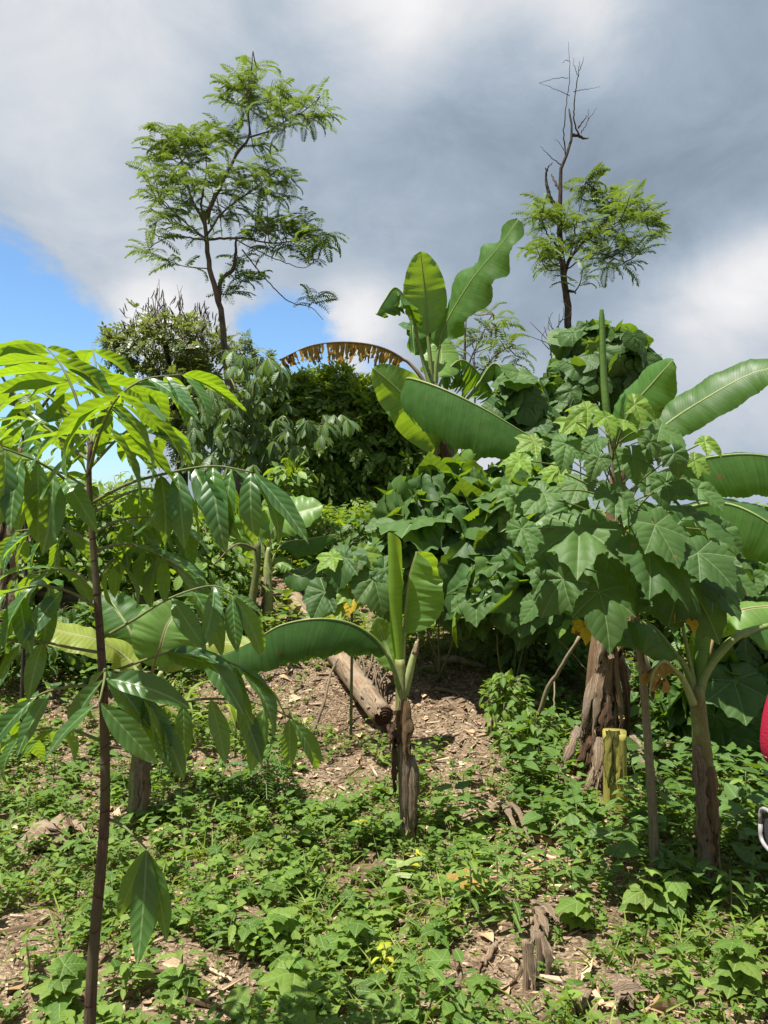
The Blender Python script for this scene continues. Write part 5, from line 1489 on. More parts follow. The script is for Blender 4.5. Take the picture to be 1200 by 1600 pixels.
part('cut_end', mb.mesh('cut_end', M['dark_sheath']), t, label='dark spiral layers of the cut end')
for i in range(10):
    s = rng.random() * .8; an = rng.random() * PI
    p = A + (B - A) * s + .092 * (math.cos(an) * sd1 + math.sin(an) * sd2)
    sheath_strip(t, p, p + ax * (-.25 - .3 * rng.random()) + V(0, 0, -.02), 0.03, math.cos(an) * sd1 + math.sin(an) * sd2, .3, 'log' if i % 2 else 'dry_sheath', sag=.02)
for i in range(4):
    p = A + V(.01 + .03 * i, -.03, -.05)
    sheath_strip(t, p, p + V(.02 * i - .02, -.04, -.17), 0.02, V(0, -1, 0), .4, 'dark_sheath', sag=.05)
# bigger piece of the same sort farther up
b = P(470, 952, 7.3)
t = thing('wood_block', 'pale sunlit block of cut trunk at the upper end of the fallen trunk', 'log', b)
mb = MB(); add_tube(mb, [P(458, 938, 7.35), P(470, 955, 7.2), P(482, 972, 7.05)], [0.10, 0.105, 0.09], 12, n=10, rough=.08)
part('trunk', mb.mesh('wood_block', M['log']), t)
b = P(250, 905, 6.6); 
t = thing('fallen_log', 'dark weathered log lying in shade behind the sapling stem', 'log', b)
mb = MB(); add_tube(mb, [P(60, 925, 6.4), P(150, 935, 6.5), P(250, 950, 6.6)], [0.11, 0.10, 0.09], 12, n=18, rough=.08)
part('trunk', mb.mesh('log', M['tree_bark']), t)

d = 4.12
b = base_at(961, d)
t = thing('banana_stump', 'square cut yellow green banana stump beside the dry skirted banana', 'stump', b)
mb = MB(); cc = crom([b + V(0, 0, -.04), P(961, 1210, d), P(960, 1143, d)], 14)
v, qd, tr, uv = tube_data(cc, np.full(14, .062), 4 * 5)
k = 14 * 20; ang = np.tile(np.arange(20) / 20 * 2 * PI, 14)
rad = 1 / np.maximum(np.abs(np.cos(ang + .3)), np.abs(np.sin(ang + .3))) ** .75
ctr = np.repeat(cc, 20, 0); v[:k] = ctr + (v[:k] - ctr) * rad[:, None]
part('stump_body', mb.add(v, qd, tr, uv).mesh('stump', M['cut_green']), t)
for i in range(3):
    sheath_strip(t, P(951 + 7 * i, 1142, d - .066), P(949 + 8 * i, 1225, d - .07), 0.022, V(0, -1, 0), .15, 'cut_green' if i != 1 else 'pseudostem', sag=.01)

for (x, y, h, r_, lab, m_) in ((822, 1548, .16, .013, 'short brown cut stump standing in the weeds near the front', 'log'), (843, 1520, .13, .016, 'split pale stump just behind the brown one', 'dry_sheath')):
    b = on_ground(x, y)
    t = thing('stump', lab, 'stump', b)
    mb = MB(); add_tube(mb, [b + V(0, 0, -.03), b + V(.004, 0, h * .5), b + V(.0, .01, h)], [r_ * 1.2, r_, r_ * 1.05], 10, n=10, rough=.1)
    part('stump_body', mb.mesh('stump', M[m_]), t)
    sheath_strip(t, b + V(.01, -r_, h), b + V(.02, -r_ - .03, .01), .016, V(0, -1, .1), .4, 'dry_sheath', sag=.06)

BR = [([(836, 1172, 5.0), (850, 1090, 4.9), (872, 1050, 4.8), (905, 995, 4.7)], .016, 'bare crooked branch leaning toward the dry skirted banana', 'grey_stem'),
      ([(857, 1160, 5.1), (866, 1100, 5.1), (866, 1060, 5.2)], .007, 'thin upright stick behind the crooked branch', 'grey_stem'),
      ([(800, 960, 5.4), (860, 990, 5.3), (930, 1060, 5.2)], .006, 'thin pale twig sagging under the lobed leaves', 'twig'),
      ([(690, 1040, 6.3), (725, 1050, 6.2), (760, 1058, 6.1)], .03, 'grey branch lying at the top of the bare bank', 'grey_stem'),
      ([(680, 1090, 5.9), (710, 1098, 5.8), (735, 1110, 5.6)], .014, 'short dark stick on the bare bank', 'twig'),
      ([(488, 1140, 5.1), (505, 1100, 5.2), (518, 1050, 5.4), (528, 1030, 5.5)], .011, 'brown stick propped against the fallen trunk', 'twig'),
      ([(940, 1160, 4.3), (960, 1190, 4.2), (985, 1225, 4.1)], .007, 'pale twig leaning across the yellow stump', 'twig'),
      ([(1028, 1210, 4.0), (1046, 1255, 3.9), (1048, 1290, 3.8)], .007, 'pale twig standing in the weeds between the right stems', 'twig'),
      ([(1078, 1290, 3.5), (1082, 1330, 3.4), (1074, 1390, 3.35)], .009, 'grey stick beside the right young banana', 'grey_stem'),
      ([(755, 1510, 2.75), (768, 1480, 2.8), (775, 1460, 2.85)], .012, 'brown stick lying in the weeds left of the stumps', 'log'),
      ([(130, 1320, 3.6), (200, 1330, 3.55), (268, 1334, 3.5)], .008, 'dark stick lying behind the sapling stem', 'twig'),
      ([(52, 1280, 3.9), (90, 1308, 3.8), (118, 1325, 3.75)], .005, 'straw coloured stalk lying near the dry sheath', 'twig'),
      ([(905, 1600, 2.45), (918, 1575, 2.5), (925, 1555, 2.55)], .010, 'curved dark twig at the front edge', 'twig')]
for pl, r_, lab, m_ in BR:
    c = [P(x, y, z) for x, y, z in pl]
    if r_ > .0085 or 'lying' in lab:            # rest it on the ground where it touches
        for i, p in enumerate(c):
            g = gz(p[0], p[1]) + r_ * .7
            if 'lying' in lab or 'stick on' in lab or 'front edge' in lab: c[i] = V(p[0], p[1], g + (.02 if i == 1 else 0))
            elif i == 0 or i == len(c) - 1 and False: c[i] = V(p[0], p[1], min(p[2], g))
    cc = crom(c, 18); cc[1:-1] += rng.standard_normal((16, 3)) * r_ * .25
    mb = MB(); add_tube(mb, cc, np.linspace(r_ * 1.15, r_ * .7, 18), 8, rough=.15)
    o = part('fallen_branch' if 'lying' in lab or 'stick' in lab else 'branch', mb.mesh('stick', M[m_]), None)
    tag(o, lab, 'branch')
# thin pole on the bank in front of the slim bananas
d = 6.0
b = base_at(394, d)
t = thing('pole_sapling', 'smooth bare pole stem in front of the slim bananas on the bank', 'sapling', b)
mb = MB(); add_tube(mb, [b, P(393, 980, d), P(394, 940, d), P(402, 880, d), P(402, 845, d)], [0.04, .036, .032, .028, .026], 9, n=20)
part('stem', mb.mesh('stem', M['green_stem']), t)
mb = MB(); add_tube(mb, [P(402, 860, d), P(370, 850, d - .2), P(335, 882, d - .3)], [.012, .006], 6, n=10)
part('branch', mb.mesh('branch', M['twig']), t)

# roots hanging out of the bank
mb = MB()
for i in range(34):
    x, y = 585 + 26 * rng.standard_normal() * .8, 1035 + 16 * rng.standard_normal()
    p = P(x, y, 6.2 + .2 * rng.standard_normal()); p[2] = max(p[2], gz(p[0], p[1]) + .02)
    e = p + V(.12 * rng.standard_normal() - .03, -.2 - .2 * rng.random(), -.22 - .15 * rng.random()); e[2] = max(e[2], gz(e[0], e[1]) + .01)
    add_tube(mb, [p, (p + e) / 2 + V(.02, -.05, .04), e], [.009, .004], 5, n=8, rnd=rng.random())
o = part('roots', mb.mesh('roots', M['twig']), None)
tag(o, 'tangle of dry roots hanging from the bank beside the fallen trunk', 'roots', None, 'stuff')

# dry sheaths on the ground
DS = [([(42, 1318), (92, 1330)], .085, 'torn dry orange brown leaf sheath on the weeds near the left edge'), ([(100, 1305), (132, 1325)], .05, 'curled dark sheath beside the torn orange one'),
      ([(690, 1395), (745, 1400)], .06, 'yellowing dry leaf among the weeds in front of the central banana'), ([(620, 1375), (668, 1392)], .03, 'pale green torn leaf strip beside the yellowing dry leaf'), ([(960, 1575), (1000, 1590)], .028, 'dry tan husk at the front edge'),
      ([(770, 1265), (830, 1330)], .03, 'long dry strip beside the bare soil right of the central banana'), ([(1020, 1170), (1075, 1185)], .06, 'dry leaf heap piece behind the right stems'), ([(966, 1160), (1000, 1190)], .06, 'flat tan dry sheath right of the yellow stump'),
      ([(840, 1430), (850, 1480)], .03, 'dry curled strip standing behind the stumps')]
for pl, w, lab in DS:
    p1, p2 = on_ground(*pl[0]), on_ground(*pl[1])
    t = thing('dry_sheath_piece', lab, 'dry leaf', (p1 + p2) / 2)
    m_ = 'petiole' if 'pale green' in lab else 'dying_banana_leaf' if 'yellowing' in lab else 'log' if 'orange' in lab else 'dry_sheath'
    for i in range(3):
        o_ = rvec(.03); o_[2] = .035 + .02 * i
        sheath_strip(t, p1 + o_, p2 + rvec(.03) + V(0, 0, .03 + .015 * i), w * (.5 + .4 * rng.random()), V(rng.standard_normal() * .3, -.4, 1), .35, m_, sag=.12, name='sheath_strip')

# ================================================================== PERSON AT THE RIGHT EDGE
M['red_cloth'] = plain_mat('red_cloth', (0.30, 0.012, 0.035), 0.8, 0.15, 160, 0.15, 0.3)
M['white_trim'] = plain_mat('white_trim', (0.7, 0.68, 0.66), 0.8)
M['skin'] = plain_mat('skin', (0.30, 0.16, 0.09), 0.5, 0.4, 200, .1, .05)
M['jeans'] = plain_mat('jeans', (0.035, 0.05, 0.09), 0.85, .15, 220, .3, .3)
M['hair'] = plain_mat('hair', (0.012, 0.010, 0.009), 0.5, .4, 300, .3, .4)
M['bag_cloth'] = plain_mat('bag_cloth', (0.045, 0.045, 0.05), 0.7, .2, 250, .25, .3)
M['bag_piping'] = plain_mat('bag_piping', (0.26, 0.25, 0.26), 0.5, .4)
M['eye'] = plain_mat('eye', (0.6, 0.58, 0.55), 0.3, .5)
M['shoe'] = plain_mat('shoe', (0.05, 0.04, 0.035), 0.6)


def skin_mesh(name, verts, edges, radii, mat, root=0, sub=2, flat=None):
    me = bpy.data.meshes.new(name); me.from_pydata([tuple(v) for v in verts], edges, [])
    o = bpy.data.objects.new(name, me); COL.objects.link(o)
    sk = o.modifiers.new('skin', 'SKIN'); sk.use_smooth_shade = True
    for i, r in enumerate(radii):
        sv = me.skin_vertices[0].data[i]
        sv.radius = (r, r) if np.isscalar(r) else r
        sv.use_root = (i == root)
    ss = o.modifiers.new('sub', 'SUBSURF'); ss.levels = sub; ss.render_levels = sub
    dg = bpy.context.evaluated_depsgraph_get()
    m2 = bpy.data.meshes.new_from_object(o.evaluated_get(dg))
    bpy.data.objects.remove(o); m2.name = name
    m2.materials.clear(); m2.materials.append(mat)
    for p in m2.polygons: p.use_smooth = True
    return m2


PX, PY = 1.338, 2.2
pb = V(PX, PY, gz(PX, PY))
t = thing('person', 'person in a red short sleeved shirt at the edge, carrying a dark bag', 'person', pb)
z0 = pb[2]
jv = {'pelvis': (0, 0, .80), 'waist': (0, .0, .92), 'chest': (0, .0, 1.10), 'neckb': (0, .01, 1.24), 'neck': (0, 0, 1.30), 'head': (0, -.01, 1.38), 'crown': (0, 0, 1.47),
      'ls': (-.155, .01, 1.19), 'le': (-.205, .0, .93), 'lw': (-.165, -.16, .91), 'lh': (-.160, -.185, .875), 'rs': (.155, .01, 1.19), 're': (.21, .03, .94), 'rw': (.215, -.02, .73), 'rh': (.215, -.03, .67),
      'lhp': (-.08, 0, .76), 'lk': (-.09, -.01, .43), 'la': (-.095, .02, .09), 'lt': (-.10, -.14, .03), 'rhp': (.08, 0, .76), 'rk': (.095, -.01, .43), 'ra': (.10, .02, .09), 'rt': (.11, -.14, .03)}
rad = {'pelvis': (.125, .10), 'waist': (.12, .09), 'chest': (.135, .095), 'neckb': (.07, .06), 'neck': .048, 'head': (.072, .088), 'crown': (.055, .065), 'ls': .052, 'le': .038, 'lw': .026, 'lh': .03, 'rs': .052, 're': .038, 'rw': .026, 'rh': .03,
       'lhp': .085, 'lk': .058, 'la': .038, 'lt': .03, 'rhp': .085, 'rk': .058, 'ra': .038, 'rt': .03}
ks = list(jv)
E = [('pelvis', 'waist'), ('waist', 'chest'), ('chest', 'neckb'), ('neckb', 'neck'), ('neck', 'head'), ('head', 'crown'), ('chest', 'ls'), ('ls', 'le'), ('le', 'lw'), ('lw', 'lh'), ('chest', 'rs'), ('rs', 're'), ('re', 'rw'), ('rw', 'rh'),
     ('pelvis', 'lhp'), ('lhp', 'lk'), ('lk', 'la'), ('la', 'lt'), ('pelvis', 'rhp'), ('rhp', 'rk'), ('rk', 'ra'), ('ra', 'rt')]
TP = Matrix.Translation(Vector(pb)) @ Matrix.Scale(.96, 4)
part('body', skin_mesh('body', [jv[k] for k in ks], [(ks.index(a), ks.index(b)) for a, b in E], [rad[k] for k in ks], M['skin']), t, TP)
sk = ['waist', 'chest', 'neckb', 'ls', 'rs']
sv = [(0, 0, .78), (0, 0, .92), (0, 0, 1.10), (0, .01, 1.235), (-.16, .01, 1.19), (-.206, .004, 1.02), (-.212, .002, .905), (.16, .01, 1.19), (.208, .02, 1.02), (.214, .03, .905)]
part('shirt', skin_mesh('shirt', sv, [(0, 1), (1, 2), (2, 3), (2, 4), (4, 5), (5, 6), (2, 7), (7, 8), (8, 9)], [(.145, .115), (.14, .11), (.15, .112), (.075, .068), .074, .064, .060, .074, .064, .060], M['red_cloth']), t, TP)
for x in (-.2115, .2135):
    mb = MB(); add_tube(mb, [V(x + .0455 * math.cos(a), .003 + (.024 if x > 0 else 0) + .0455 * math.sin(a), .952) for a in np.linspace(0, 2 * PI, 25)], .002, 5)
    part('sleeve_trim', mb.mesh('sleeve_trim', M['white_trim']), t, TP)
tv = [(0, 0, .80), (-.085, 0, .74), (-.092, -.01, .43), (-.096, .015, .11), (.085, 0, .74), (.097, -.01, .43), (.101, .015, .11)]
part('trousers', skin_mesh('trousers', tv, [(0, 1), (1, 2), (2, 3), (0, 4), (4, 5), (5, 6)], [(.14, .115), .098, .074, .062, .098, .074, .062], M['jeans']), t, TP)
for sx in (-1, 1):
    part('shoe', skin_mesh('shoe', [(sx * .098, .05, .045), (sx * .102, -.05, .042), (sx * .11, -.16, .036)], [(0, 1), (1, 2)], [.045, .045, .038], M['shoe']), t, TP)
    part('ear', skin_mesh('ear', [(sx * .074, .0, 1.36), (sx * .080, .005, 1.39)], [(0, 1)], [.012, .017], M['skin']), t, TP)
    part('eye', skin_mesh('eye', [(sx * .030, -.089, 1.385), (sx * .033, -.089, 1.386)], [(0, 1)], [.011, .011], M['eye']), t, TP)
part('nose', skin_mesh('nose', [(0, -.090, 1.385), (0, -.106, 1.358)], [(0, 1)], [.009, .014], M['skin']), t, TP)
part('mouth', skin_mesh('mouth', [(-.02, -.091, 1.325), (0, -.097, 1.326), (.02, -.091, 1.325)], [(0, 1), (1, 2)], [.006, .008, .006], M['red_cloth']), t, TP)
part('hair', skin_mesh('hair', [(0, .0, 1.475), (0, .055, 1.43), (0, .075, 1.36), (0, -.045, 1.468)], [(0, 1), (1, 2), (0, 3)], [(.080, .07), (.082, .06), (.07, .04), (.07, .05)], M['hair'], sub=2), t, TP)
for hx, hy, hz, sx in ((-.160, -.185, .875, -1), (.215, -.03, .67, 1)):
    fv, fe, fr_ = [], [], []
    for i in range(4):
        k = len(fv); xo = sx * .0; yo = -.030 + .019 * i; l = (.062, .072, .068, .054)[i]
        fv += [(hx, hy + yo, hz + .005), (hx - sx * .008, hy + yo, hz - l * .55), (hx - sx * .030, hy + yo, hz - l * .80), (hx - sx * .040, hy + yo, hz - l * .55)]
        fe += [(k, k + 1), (k + 1, k + 2), (k + 2, k + 3)]; fr_ += [.0095, .0085, .008, .007]
        part('finger', skin_mesh('finger', fv[k:k + 4], [(0, 1), (1, 2), (2, 3)], fr_[k:k + 4], M['skin']), t, TP)
    part('thumb', skin_mesh('thumb', [(hx - sx * .005, hy - .03, hz + .02), (hx - sx * .022, hy - .045, hz - .01), (hx - sx * .034, hy - .035, hz - .032)], [(0, 1), (1, 2)], [.011, .010, .008], M['skin']), t, TP)

bagc = V(PX - .205, PY - .17, z0 + .775)
hand = V(PX - .170, PY - .178, z0 + .86)
t = thing('bag', 'dark bag with grey piping held at the edge below the red sleeve', 'bag', bagc - V(0, 0, .09))
g = np.linspace(-1, 1, 9)
vs, qs, n0 = [], [], 0
X_, Y_, Z_ = .085, .13, .062


def sq(u, p): return np.sign(u) * np.abs(u) ** p


th = np.linspace(-PI / 2, PI / 2, 17); ph = np.linspace(0, 2 * PI, 28, endpoint=False)
TH, PH = np.meshgrid(th, ph, indexing='ij')
bv = np.stack([X_ * sq(np.cos(TH), .35) * sq(np.cos(PH), .45), Y_ * sq(np.cos(TH), .35) * sq(np.sin(PH), .45), Z_ * sq(np.sin(TH), .5)], -1).reshape(-1, 3) + bagc - V(0, 0, .03)
part('bag_body', MB().add(bv, gridq(17, 28, True)).mesh('bag_body', M['bag_cloth']), t)
for sx in (-1, 1):
    pts = [bagc - V(0, 0, .03) + V(sx * X_ * .98, Y_ * .86 * sq(np.cos(a), .4), Z_ * .86 * sq(np.sin(a), .4)) for a in np.linspace(0, 2 * PI, 41)]
    mb = MB(); add_tube(mb, pts, .006, 6); part('piping', mb.mesh('piping', M['bag_piping']), t)
    mb = MB(); add_tube(mb, [bagc + V(sx * .05, -.07, .01), hand + V(sx * .012, -.03, -.042), hand + V(sx * .012, .03, -.042), bagc + V(sx * .05, .07, .01)], .008, 7, n=24); part('handle', mb.mesh('handle', M['bag_piping']), t)

# ================================================================== GROUND COVER AND LITTER
BARE = [(600, 1110, 170, 75, 1.0), (700, 1110, 120, 70, .95), (440, 1090, 80, 55, .8), (330, 1200, 110, 26, .8), (100, 1110, 130, 45, .75), (180, 1190, 110, 35, .7), (540, 1210, 110, 40, .85), (740, 1180, 80, 60, .9), (740, 1270, 60, 50, .8),
        (845, 1345, 60, 36, .9), (770, 1320, 50, 30, .6), (60, 1560, 110, 50, .65), (270, 1510, 60, 40, .75), (350, 1540, 60, 60, .7), (760, 1510, 80, 45, .85), (40, 1480, 70, 40, .6), (880, 1560, 130, 40, .7), (560, 1560, 40, 30, .4), (690, 1555, 60, 30, .5),
        (480, 1250, 80, 25, .4), (850, 1440, 40, 50, .6), (1040, 1180, 60, 30, .6), (590, 990, 130, 50, .5), (150, 1270, 60, 20, .5), (966, 1262, 40, 40, .9)]


def bare_amount(x, y, z):
    px, py = project(x, y, z)
    b_ = np.zeros_like(px)
    for cx, cy, rx, ry, am in BARE:
        b_ = np.maximum(b_, am * np.exp(-(((px - cx) / rx) ** 2 + ((py - cy) / ry) ** 2) ** 1.5 * .7))
    return b_


def scatter(n, y0, y1, widen=1.45):
    """n points on the ground, even in area"""
    y = np.sqrt(rng.random(n * 2) * (y1 ** 2 - y0 ** 2) + y0 ** 2)
    x = (rng.random(n * 2) * 2 - 1) * y * .5 * widen
    return x[:n], y[:n]


def weeds(n, y0, y1, size, tpls, mat, nleaf, height, name, lab, th=0.35, patch=(1.4, 5.0), erect=.5, stems=True, bare_pow=1.0, want=None):
    x, y = scatter(n, y0, y1)
    z = ground_z(x, y)
    ba = bare_amount(x, y, z)
    pn = vnoise(x * patch[0] + patch[1], y * patch[0] + 17)
    keep = (rng.random(len(x)) < np.clip(1.0 - ba * 1.2, 0, 1) ** bare_pow) & (pn > th)
    if want is not None:
        keep &= want(*project(x, y, z))
    x, y, z = x[keep], y[keep], z[keep]
    mb = MB(); T, Y, N_, S_, R_ = [], [], [], [], []
    for i in range(len(x)):
        h = height * (.45 + 1.0 * rng.random() ** 1.4); k = int(nleaf * (.6 + .8 * rng.random()))
        base = V(x[i], y[i], z[i]); tip = base + V(.35 * h * rng.standard_normal(), .35 * h * rng.standard_normal(), h)
        if stems and h > .05:
            mb.add([base + V(-.0025, 0, 0), base + V(.0025, 0, 0), tip], None, [[0, 1, 2]], None, .3)
        f = np.linspace(.35, 1, k) if stems else np.full(k, .15) + .5 * rng.random(k)
        az = rng.random() * 6 + np.arange(k) * 2.4
        r0 = np.clip(.5 * vnoise(np.array([x[i] * 2.3]), np.array([y[i] * 2.3]))[0] + .25 * rng.random(), 0, .9)
        for j in range(k):
            o = V(math.cos(az[j]), math.sin(az[j]), 0)
            T.append(base + (tip - base) * f[j] + o * size * .35 * rng.random())
            Y.append(o + V(0, 0, erect * (rng.random() - .25) * 1.6)); N_.append(V(0, 0, 1) + rvec(.28)); S_.append(size * (.55 + .75 * rng.random())); R_.append(min(.99, r0 + .25 * rng.random()))
    T, Y, N_, S_, R_ = map(np.array, (T, Y, N_, S_, R_))
    R = rots(Y, N_, S_); idx = rng.integers(len(tpls), size=len(T))
    for k, tp in enumerate(tpls):
        mb.many(tp, R[idx == k], T[idx == k], R_[idx == k])
    o = part(name, mb.mesh(name, M[mat]), None)
    tag(o, lab, None, None, 'stuff')
    return o


weeds(5200, 2.1, 7.5, .035, [heart_leaf(.48), heart_leaf(.42)], 'weed_leaf', 8, .10, 'ground_cover', 'low heart leaved weeds covering the slope', .31)
weeds(1900, 2.1, 7.0, .060, [tri_leaf(.22), tri_leaf(.18, .3), tri_leaf(.27)], 'weed_leaf', 9, .16, 'undergrowth', 'upright pointed leaved weeds over the slope', .40, (1.1, 40.0))
weeds(420, 2.1, 5.5, .062, [small_lobed(1), small_lobed(2), small_lobed(3)], 'weed_leaf', 7, .10, 'lobed_ground_cover', 'lobed leaved creeping weeds in the foreground', .45, (.9, 80.0), .3)
weeds(6000, 2.1, 6.8, .024, [tri_leaf(.30), heart_leaf(.45)], 'weed_leaf', 9, .06, 'small_weeds', 'tiny leaved weeds between the larger ones', .15, (2.0, 60.0), bare_pow=.6)
weeds(4800, 2.1, 8.0, .12, [tri_leaf(.028, .45, .4), tri_leaf(.036, .25, .4)], 'grass_blade', 6, .02, 'grass', 'sparse grass blades among the weeds', .35, (1.6, 100.0), 1.6, False)
weeds(3200, 6.4, 13.5, .10, [tri_leaf(.24), heart_leaf(.45)], 'weed_leaf', 9, .26, 'bank_undergrowth', 'leafy growth on the upper bank and crest', .12, (.8, 20.0))
weeds(900, 3.0, 6.5, .085, [tri_leaf(.24), heart_leaf(.42)], 'dark_shrub_leaf', 10, .26, 'shade_toned_undergrowth', 'dense undergrowth with shade put into its leaf colour on the right', .1, (.9, 120.0), want=lambda px, py: (px > 770 + (py - 1050) * .05) & (py < 1420) & (py > 1060))  # shade is put into the colour by the darker leaf material
weeds(500, 4.6, 6.8, .085, [tri_leaf(.24), heart_leaf(.42)], 'dark_shrub_leaf', 10, .24, 'shade_toned_undergrowth', 'dense undergrowth with shade put into its leaf colour behind the sapling', .1, (.9, 140.0), want=lambda px, py: (px < 380) & (py < 1090))  # darker leaf colour stands for shade here too

# chips, straw and twiglets lying on the soil
CH = [((-.5, -.5), (.5, -.35), (.42, .5), (-.35, .42)), ((-.5, -.15), (.5, -.2), (.45, .18), (-.48, .12)), ((-.5, -.3), (.4, -.4), (.5, .25), (-.3, .4))]


def chip_tpl(c, l, w, th):
    b_ = np.array([[a * w, b * l, 0] for b, a in c]); tp_ = b_ * .92 + V(0, 0, th); tp_[1, 2] += th * 1.5; tp_[3, 2] += th * .8
    v = np.vstack([b_, tp_])
    return v, np.array([[4, 5, 6, 7], [0, 1, 5, 4], [1, 2, 6, 5], [2, 3, 7, 6], [3, 0, 4, 7]]), np.zeros((0, 3), int), np.stack([np.abs(v[:, 0]), v[:, 1]], 1)


def litter(n, y0, y1, tpls, size, mat, name, lab, bias, lift=.004, tilt=.25, want=None):
    x, y = scatter(n, y0, y1, 1.3)
    z = ground_z(x, y); ba = bare_amount(x, y, z)
    keep = rng.random(len(x)) < bias[0] + bias[1] * ba
    if want is not None: keep &= want(*project(x, y, z))
    x, y, z = x[keep], y[keep], z[keep]; k = len(x)
    az = rng.random(k) * 6.28
    Y = np.stack([np.cos(az), np.sin(az), rng.standard_normal(k) * tilt * .6], 1)
    N_ = np.tile(V(0, 0, 1), (k, 1)) + rng.standard_normal((k, 3)) * tilt
    # follow the slope
    e = .05
    N_[:, 1] -= (ground_z(x, y + e) - ground_z(x, y - e)) / (2 * e); N_[:, 0] -= (ground_z(x + e, y) - ground_z(x - e, y)) / (2 * e)
    R = rots(Y, N_, size * (.4 + 1.0 * rng.random(k) ** 1.5)); T = np.stack([x, y, z + lift], 1)
    mb = MB(); idx = rng.integers(len(tpls), size=k); rn = rng.random(k)
    for i, tp in enumerate(tpls):
        mb.many(tp, R[idx == i], T[idx == i], rn[idx == i])
    o = part(name, mb.mesh(name, M[mat], False), None)
    tag(o, lab, None, None, 'stuff')


litter(62000, 2.0, 6.8, [chip_tpl(CH[0], 1, .7, .10), chip_tpl(CH[1], 1, .45, .07), chip_tpl(CH[2], 1, .55, .09)], .020, 'chips', 'wood_chips', 'small dry chips lying on the soil', (.22, .55))
litter(2200, 2.0, 6.8, [chip_tpl(CH[1], 1, .22, .03), chip_tpl(CH[2], 1, .16, .04)], .12, 'chips', 'straw_litter', 'straw and broken stalks on the soil', (.35, .5), .008)
litter(1500, 2.0, 6.8, [chip_tpl(CH[1], 1, .05, .04)], .16, 'twiglets', 'twig_litter', 'thin broken twigs on the soil', (.4, .5), .008)
litter(2600, 2.4, 4.8, [chip_tpl(CH[1], 1, .26, .04), chip_tpl(CH[2], 1, .30, .04)], .10, 'litter_strip', 'sheath_litter', 'tan shredded banana sheath on the ground right of the centre', (1, 0), .02, .3,
       want=lambda px, py: (((px - 845) / 75) ** 2 + ((py - 1355) / 45) ** 2 < 1.2) | (((px - 800) / 55) ** 2 + ((py - 1305) / 30) ** 2 < 1) | (((px - 855) / 30) ** 2 + ((py - 1430) / 70) ** 2 < 1) | (((px - 1050) / 60) ** 2 + ((py - 1175) / 28) ** 2 < 1) | (((px - 960) / 130) ** 2 + ((py - 1580) / 26) ** 2 < .8))

litter(1500, 2.0, 6.8, [tri_leaf(.25, .3), tri_leaf(.2, -.2), heart_leaf(.4)], .07, 'litter_strip', 'dead_leaves', 'curled dead leaves lying on the soil', (.5, .3), .012, .35)

# ================================================================== SINGLE WEEDS ONE CAN TELL APART
def herb(px, py, h, nleaf, L, ms, lab, name='weed', group=None, spread=.6, yellow=False, lean=(0, 0), pairs=True, hang=.15):
    b = on_ground(px, py)
    t = thing(name, lab, 'weed', b, group)
    tip = b + V(lean[0] * h, lean[1] * h, h)
    mb = MB(); c = crom([b + V(0, 0, -.02), (b + tip) / 2 + rvec(.01), tip], 8); add_tube(mb, c, [.0045, .0025], 6)
    st = part('stem', mb.mesh('stem', M['green_stem']), t)
    for i in range(nleaf):
        f = .30 + .70 * ((i // 2) / max(1, nleaf // 2 - .5) if pairs else i / max(1, nleaf - 1)); f = min(1, f)
        p = c[0] + (c[-1] - c[0]) * f
        az = (i // 2) * 1.57 + (i % 2) * PI + rng.random() * .5
        o = V(math.cos(az), math.sin(az), 0)
        y_ = unit(o + V(0, 0, .35 - hang - .3 * rng.random()))
        part('leaf', pick(ms), t, frame(p + o * .01, y_, unit(V(0, -.1, 1) + rvec(.2)), L * (.7 + .5 * rng.random()) * (1 - .3 * (f > .9))))
    return t


M['yellow_weed_leaf'] = leaf_mat('yellow_weed_leaf', (0.45, 0.40, 0.02), (0.28, 0.36, 0.03), (0.7, 0.6, 0.02), tf=.35, vein=(.5, .45, .1), lat=6, latmix=.2, bump=.2)
ME['yellow_weed'] = [tmesh('leaf', lobed_leaf(5, .40, .04, .6, .06, 36, seed=61), M['yellow_weed_leaf']), tmesh('leaf', leaflet(.7, .3, .24, 7, 3), M['yellow_weed_leaf'])]
herb(600, 1535, .13, 8, .042, ME['yellow_weed'], 'bright yellow leaved weed in the middle of the foreground')
herb(648, 1375, .14, 7, .036, ME['yellow_weed'], 'small yellow leaved weed in front of the central banana')
herb(560, 1310, .10, 6, .034, ME['yellow_weed'], 'yellowish weed left of the foot of the central banana')
herb(1010, 1440, .20, 9, .10, ME['weed_lobed'], 'pale green lobed seedling in front of the right sapling stem', pairs=False)
herb(1050, 1440, .18, 8, .10, ME['weed_lobed'], 'pale drooping lobed seedling just right of the sapling stem', pairs=False, hang=.5)
herb(905, 1450, .12, 6, .09, ME['weed_lobed'], 'broad leaved seedling right of the tan sheath litter', pairs=False)
herb(95, 1590, .16, 9, .095, ME['weed_lobed'], 'large lobed weed in the near left corner', pairs=False)
herb(40, 1545, .16, 9, .09, ME['weed_lance'], 'upright green weed near the front left edge')
herb(200, 1560, .13, 12, .08, ME['weed'], 'leafy weed at the foot of the sapling')
herb(285, 1555, .17, 12, .09, ME['weed_lance'], 'upright pointed leaved weed right of the hanging sapling leaves')
herb(365, 1490, .15, 10, .09, ME['weed_lance'], 'pointed leaved weed between the sapling and the middle')
herb(735, 1440, .28, 18, .10, ME['weed_lance'], 'clump of tall pointed weeds in front of the tan litter, nearer the centre')
herb(775, 1425, .27, 18, .10, ME['weed_lance'], 'tall pointed weed closest to the tan litter')
herb(800, 1460, .24, 16, .09, ME['weed_lance'], 'tall pointed weed behind the brown stump')
herb(855, 1385, .18, 12, .09, ME['weed_lance'], 'pointed weed growing out of the tan litter')
